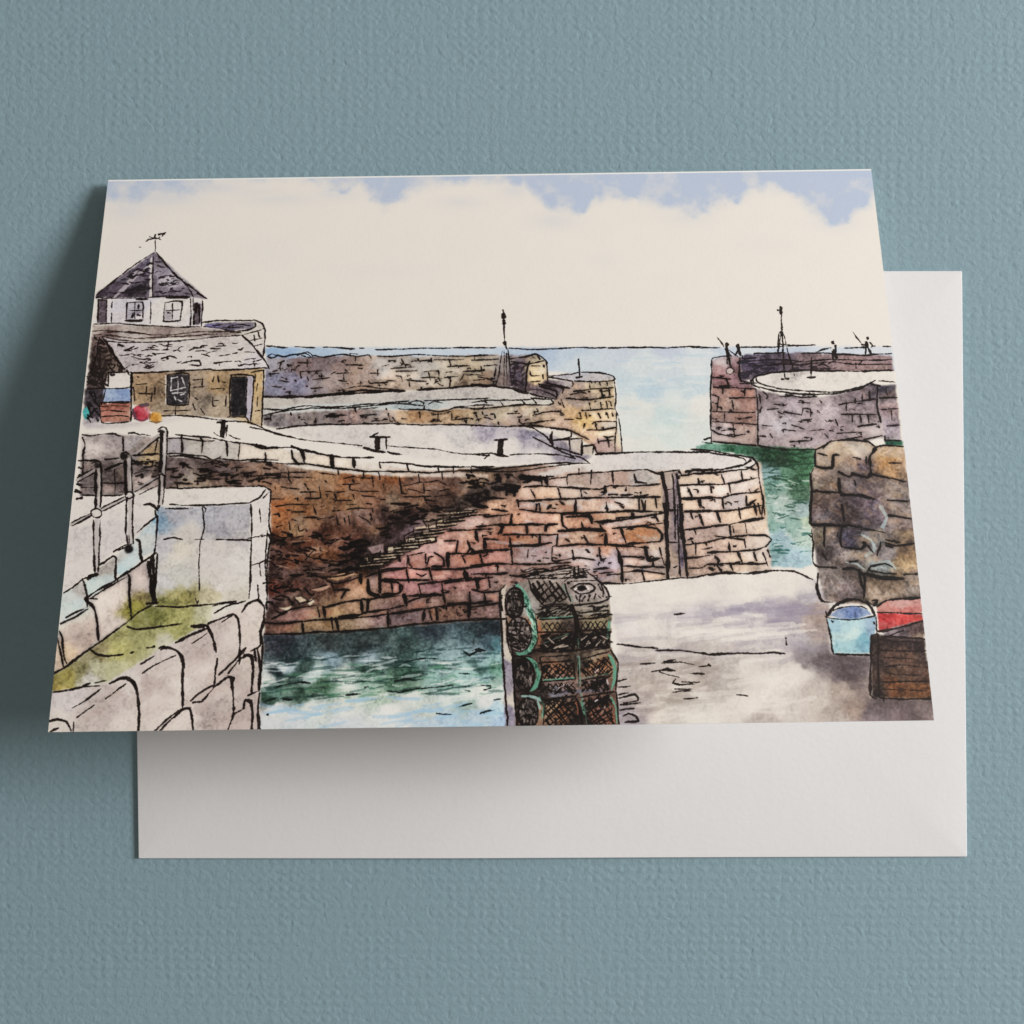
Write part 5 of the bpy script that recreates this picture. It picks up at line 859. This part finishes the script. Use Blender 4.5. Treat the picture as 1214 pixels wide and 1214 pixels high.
wall(lambda k: ft[0][k], lambda k: fb[0][k], NX)
wall(lambda k: ft[k][0], lambda k: fb[k][0], NY)
wall(lambda k: ft[k][NX], lambda k: fb[k][NX], NY)
# the crease rolls over from the cover to the back leaf
up_ = -dn
prev = [v for v in ft[NY]]
RAD = .42
for a in (35, 70, 110, 150, 180):
    r = math.radians(a)
    cur = []
    for k in range(NX + 1):
        c = front(k / NX, 1) - NRM * RAD
        cur.append(bm.verts.new(L(c + NRM * RAD * math.cos(r) + Vector((up_.x, up_.y, 0)).normalized() * RAD * 1.1 * math.sin(r))))
    for k in range(NX):
        f = bm.faces.new((prev[k], prev[k + 1], cur[k + 1], cur[k])); f.material_index = 1; f.smooth = True
    prev = cur
bmesh.ops.recalc_face_normals(bm, faces=bm.faces)
me = bpy.data.meshes.new('front_cover'); bm.to_mesh(me); bm.free()
fc = link('front_cover', me, card, [PRINT, WHITE])

bm = bmesh.new()
BDN = Vector((dn.x, dn.y, 0)).normalized() * 104.6
def back(u, v, z):
    p = FTL * (1 - u) + FTR * u + BDN * (1 - v)
    return Vector((p.x, p.y, z + .10 * math.sin(3 * u + 1)))
b1 = sheet(bm, lambda u, v: L(back(u, v, 1.62 - .12 * (1 - v))), 20, 14, 0)
b2 = sheet(bm, lambda u, v: L(back(u, v, 1.34 - .12 * (1 - v))), 20, 14, 0, flip=True)
def wall0(A, B, n):
    for k in range(n): bm.faces.new((A(k), B(k), B(k + 1), A(k + 1)))
wall0(lambda k: b1[0][k], lambda k: b2[0][k], 20); wall0(lambda k: b1[14][k], lambda k: b2[14][k], 20)
wall0(lambda k: b1[k][0], lambda k: b2[k][0], 14); wall0(lambda k: b1[k][20], lambda k: b2[k][20], 14)
bmesh.ops.recalc_face_normals(bm, faces=bm.faces)
me = bpy.data.meshes.new('back_cover'); bm.to_mesh(me); bm.free()
link('back_cover', me, card, [WHITE])

# ---------------------------------------------------------------- light: a window off to the right, a dim room around
def area(name, az, el, dist, sx, sy, power, c, aim=(0, 0, 0)):
    l = bpy.data.lights.new(name, 'AREA'); l.shape = 'RECTANGLE'; l.size = sx; l.size_y = sy
    l.energy = power; l.color = c
    o = bpy.data.objects.new(name, l); COLL.objects.link(o)
    a, e = math.radians(az), math.radians(el)
    o.location = Vector(aim) + Vector((math.cos(e) * math.cos(a), math.cos(e) * math.sin(a), math.sin(e))) * dist
    o.rotation_euler = (Vector(aim) - o.location).to_track_quat('-Z', 'Y').to_euler()
    return o
area('window_light', 11, 25.5, 1.5, .46, .44, KEY, (1.0, .99, .98))
area('second_window_light', 27, 16.5, 1.3, .55, .2, FILL, (.98, .99, 1.0))

w = bpy.data.worlds.new('World'); scene.world = w; w.use_nodes = True
bg = w.node_tree.nodes['Background']
bg.inputs['Color'].default_value = (1.0, .93, .84, 1); bg.inputs['Strength'].default_value = AMB

cam = bpy.data.cameras.new('camera'); co = bpy.data.objects.new('camera', cam); COLL.objects.link(co)
co.location = (0, 0, CAMH * MM); co.rotation_euler = (0, 0, 0)
cam.sensor_width = 36; cam.lens = 18 * 1212 / 607
cam.clip_start = .005; cam.clip_end = 20
cam.dof.use_dof = True; cam.dof.focus_distance = .184; cam.dof.aperture_fstop = 24
scene.camera = co

vs = scene.view_settings
vs.view_transform = 'Standard'; vs.look = 'None'; vs.exposure = 0; vs.gamma = 1; vs.use_curve_mapping = False
scene.render.resolution_x = scene.render.resolution_y = 1024
scene.cycles.max_bounces = 6; scene.cycles.diffuse_bounces = 4
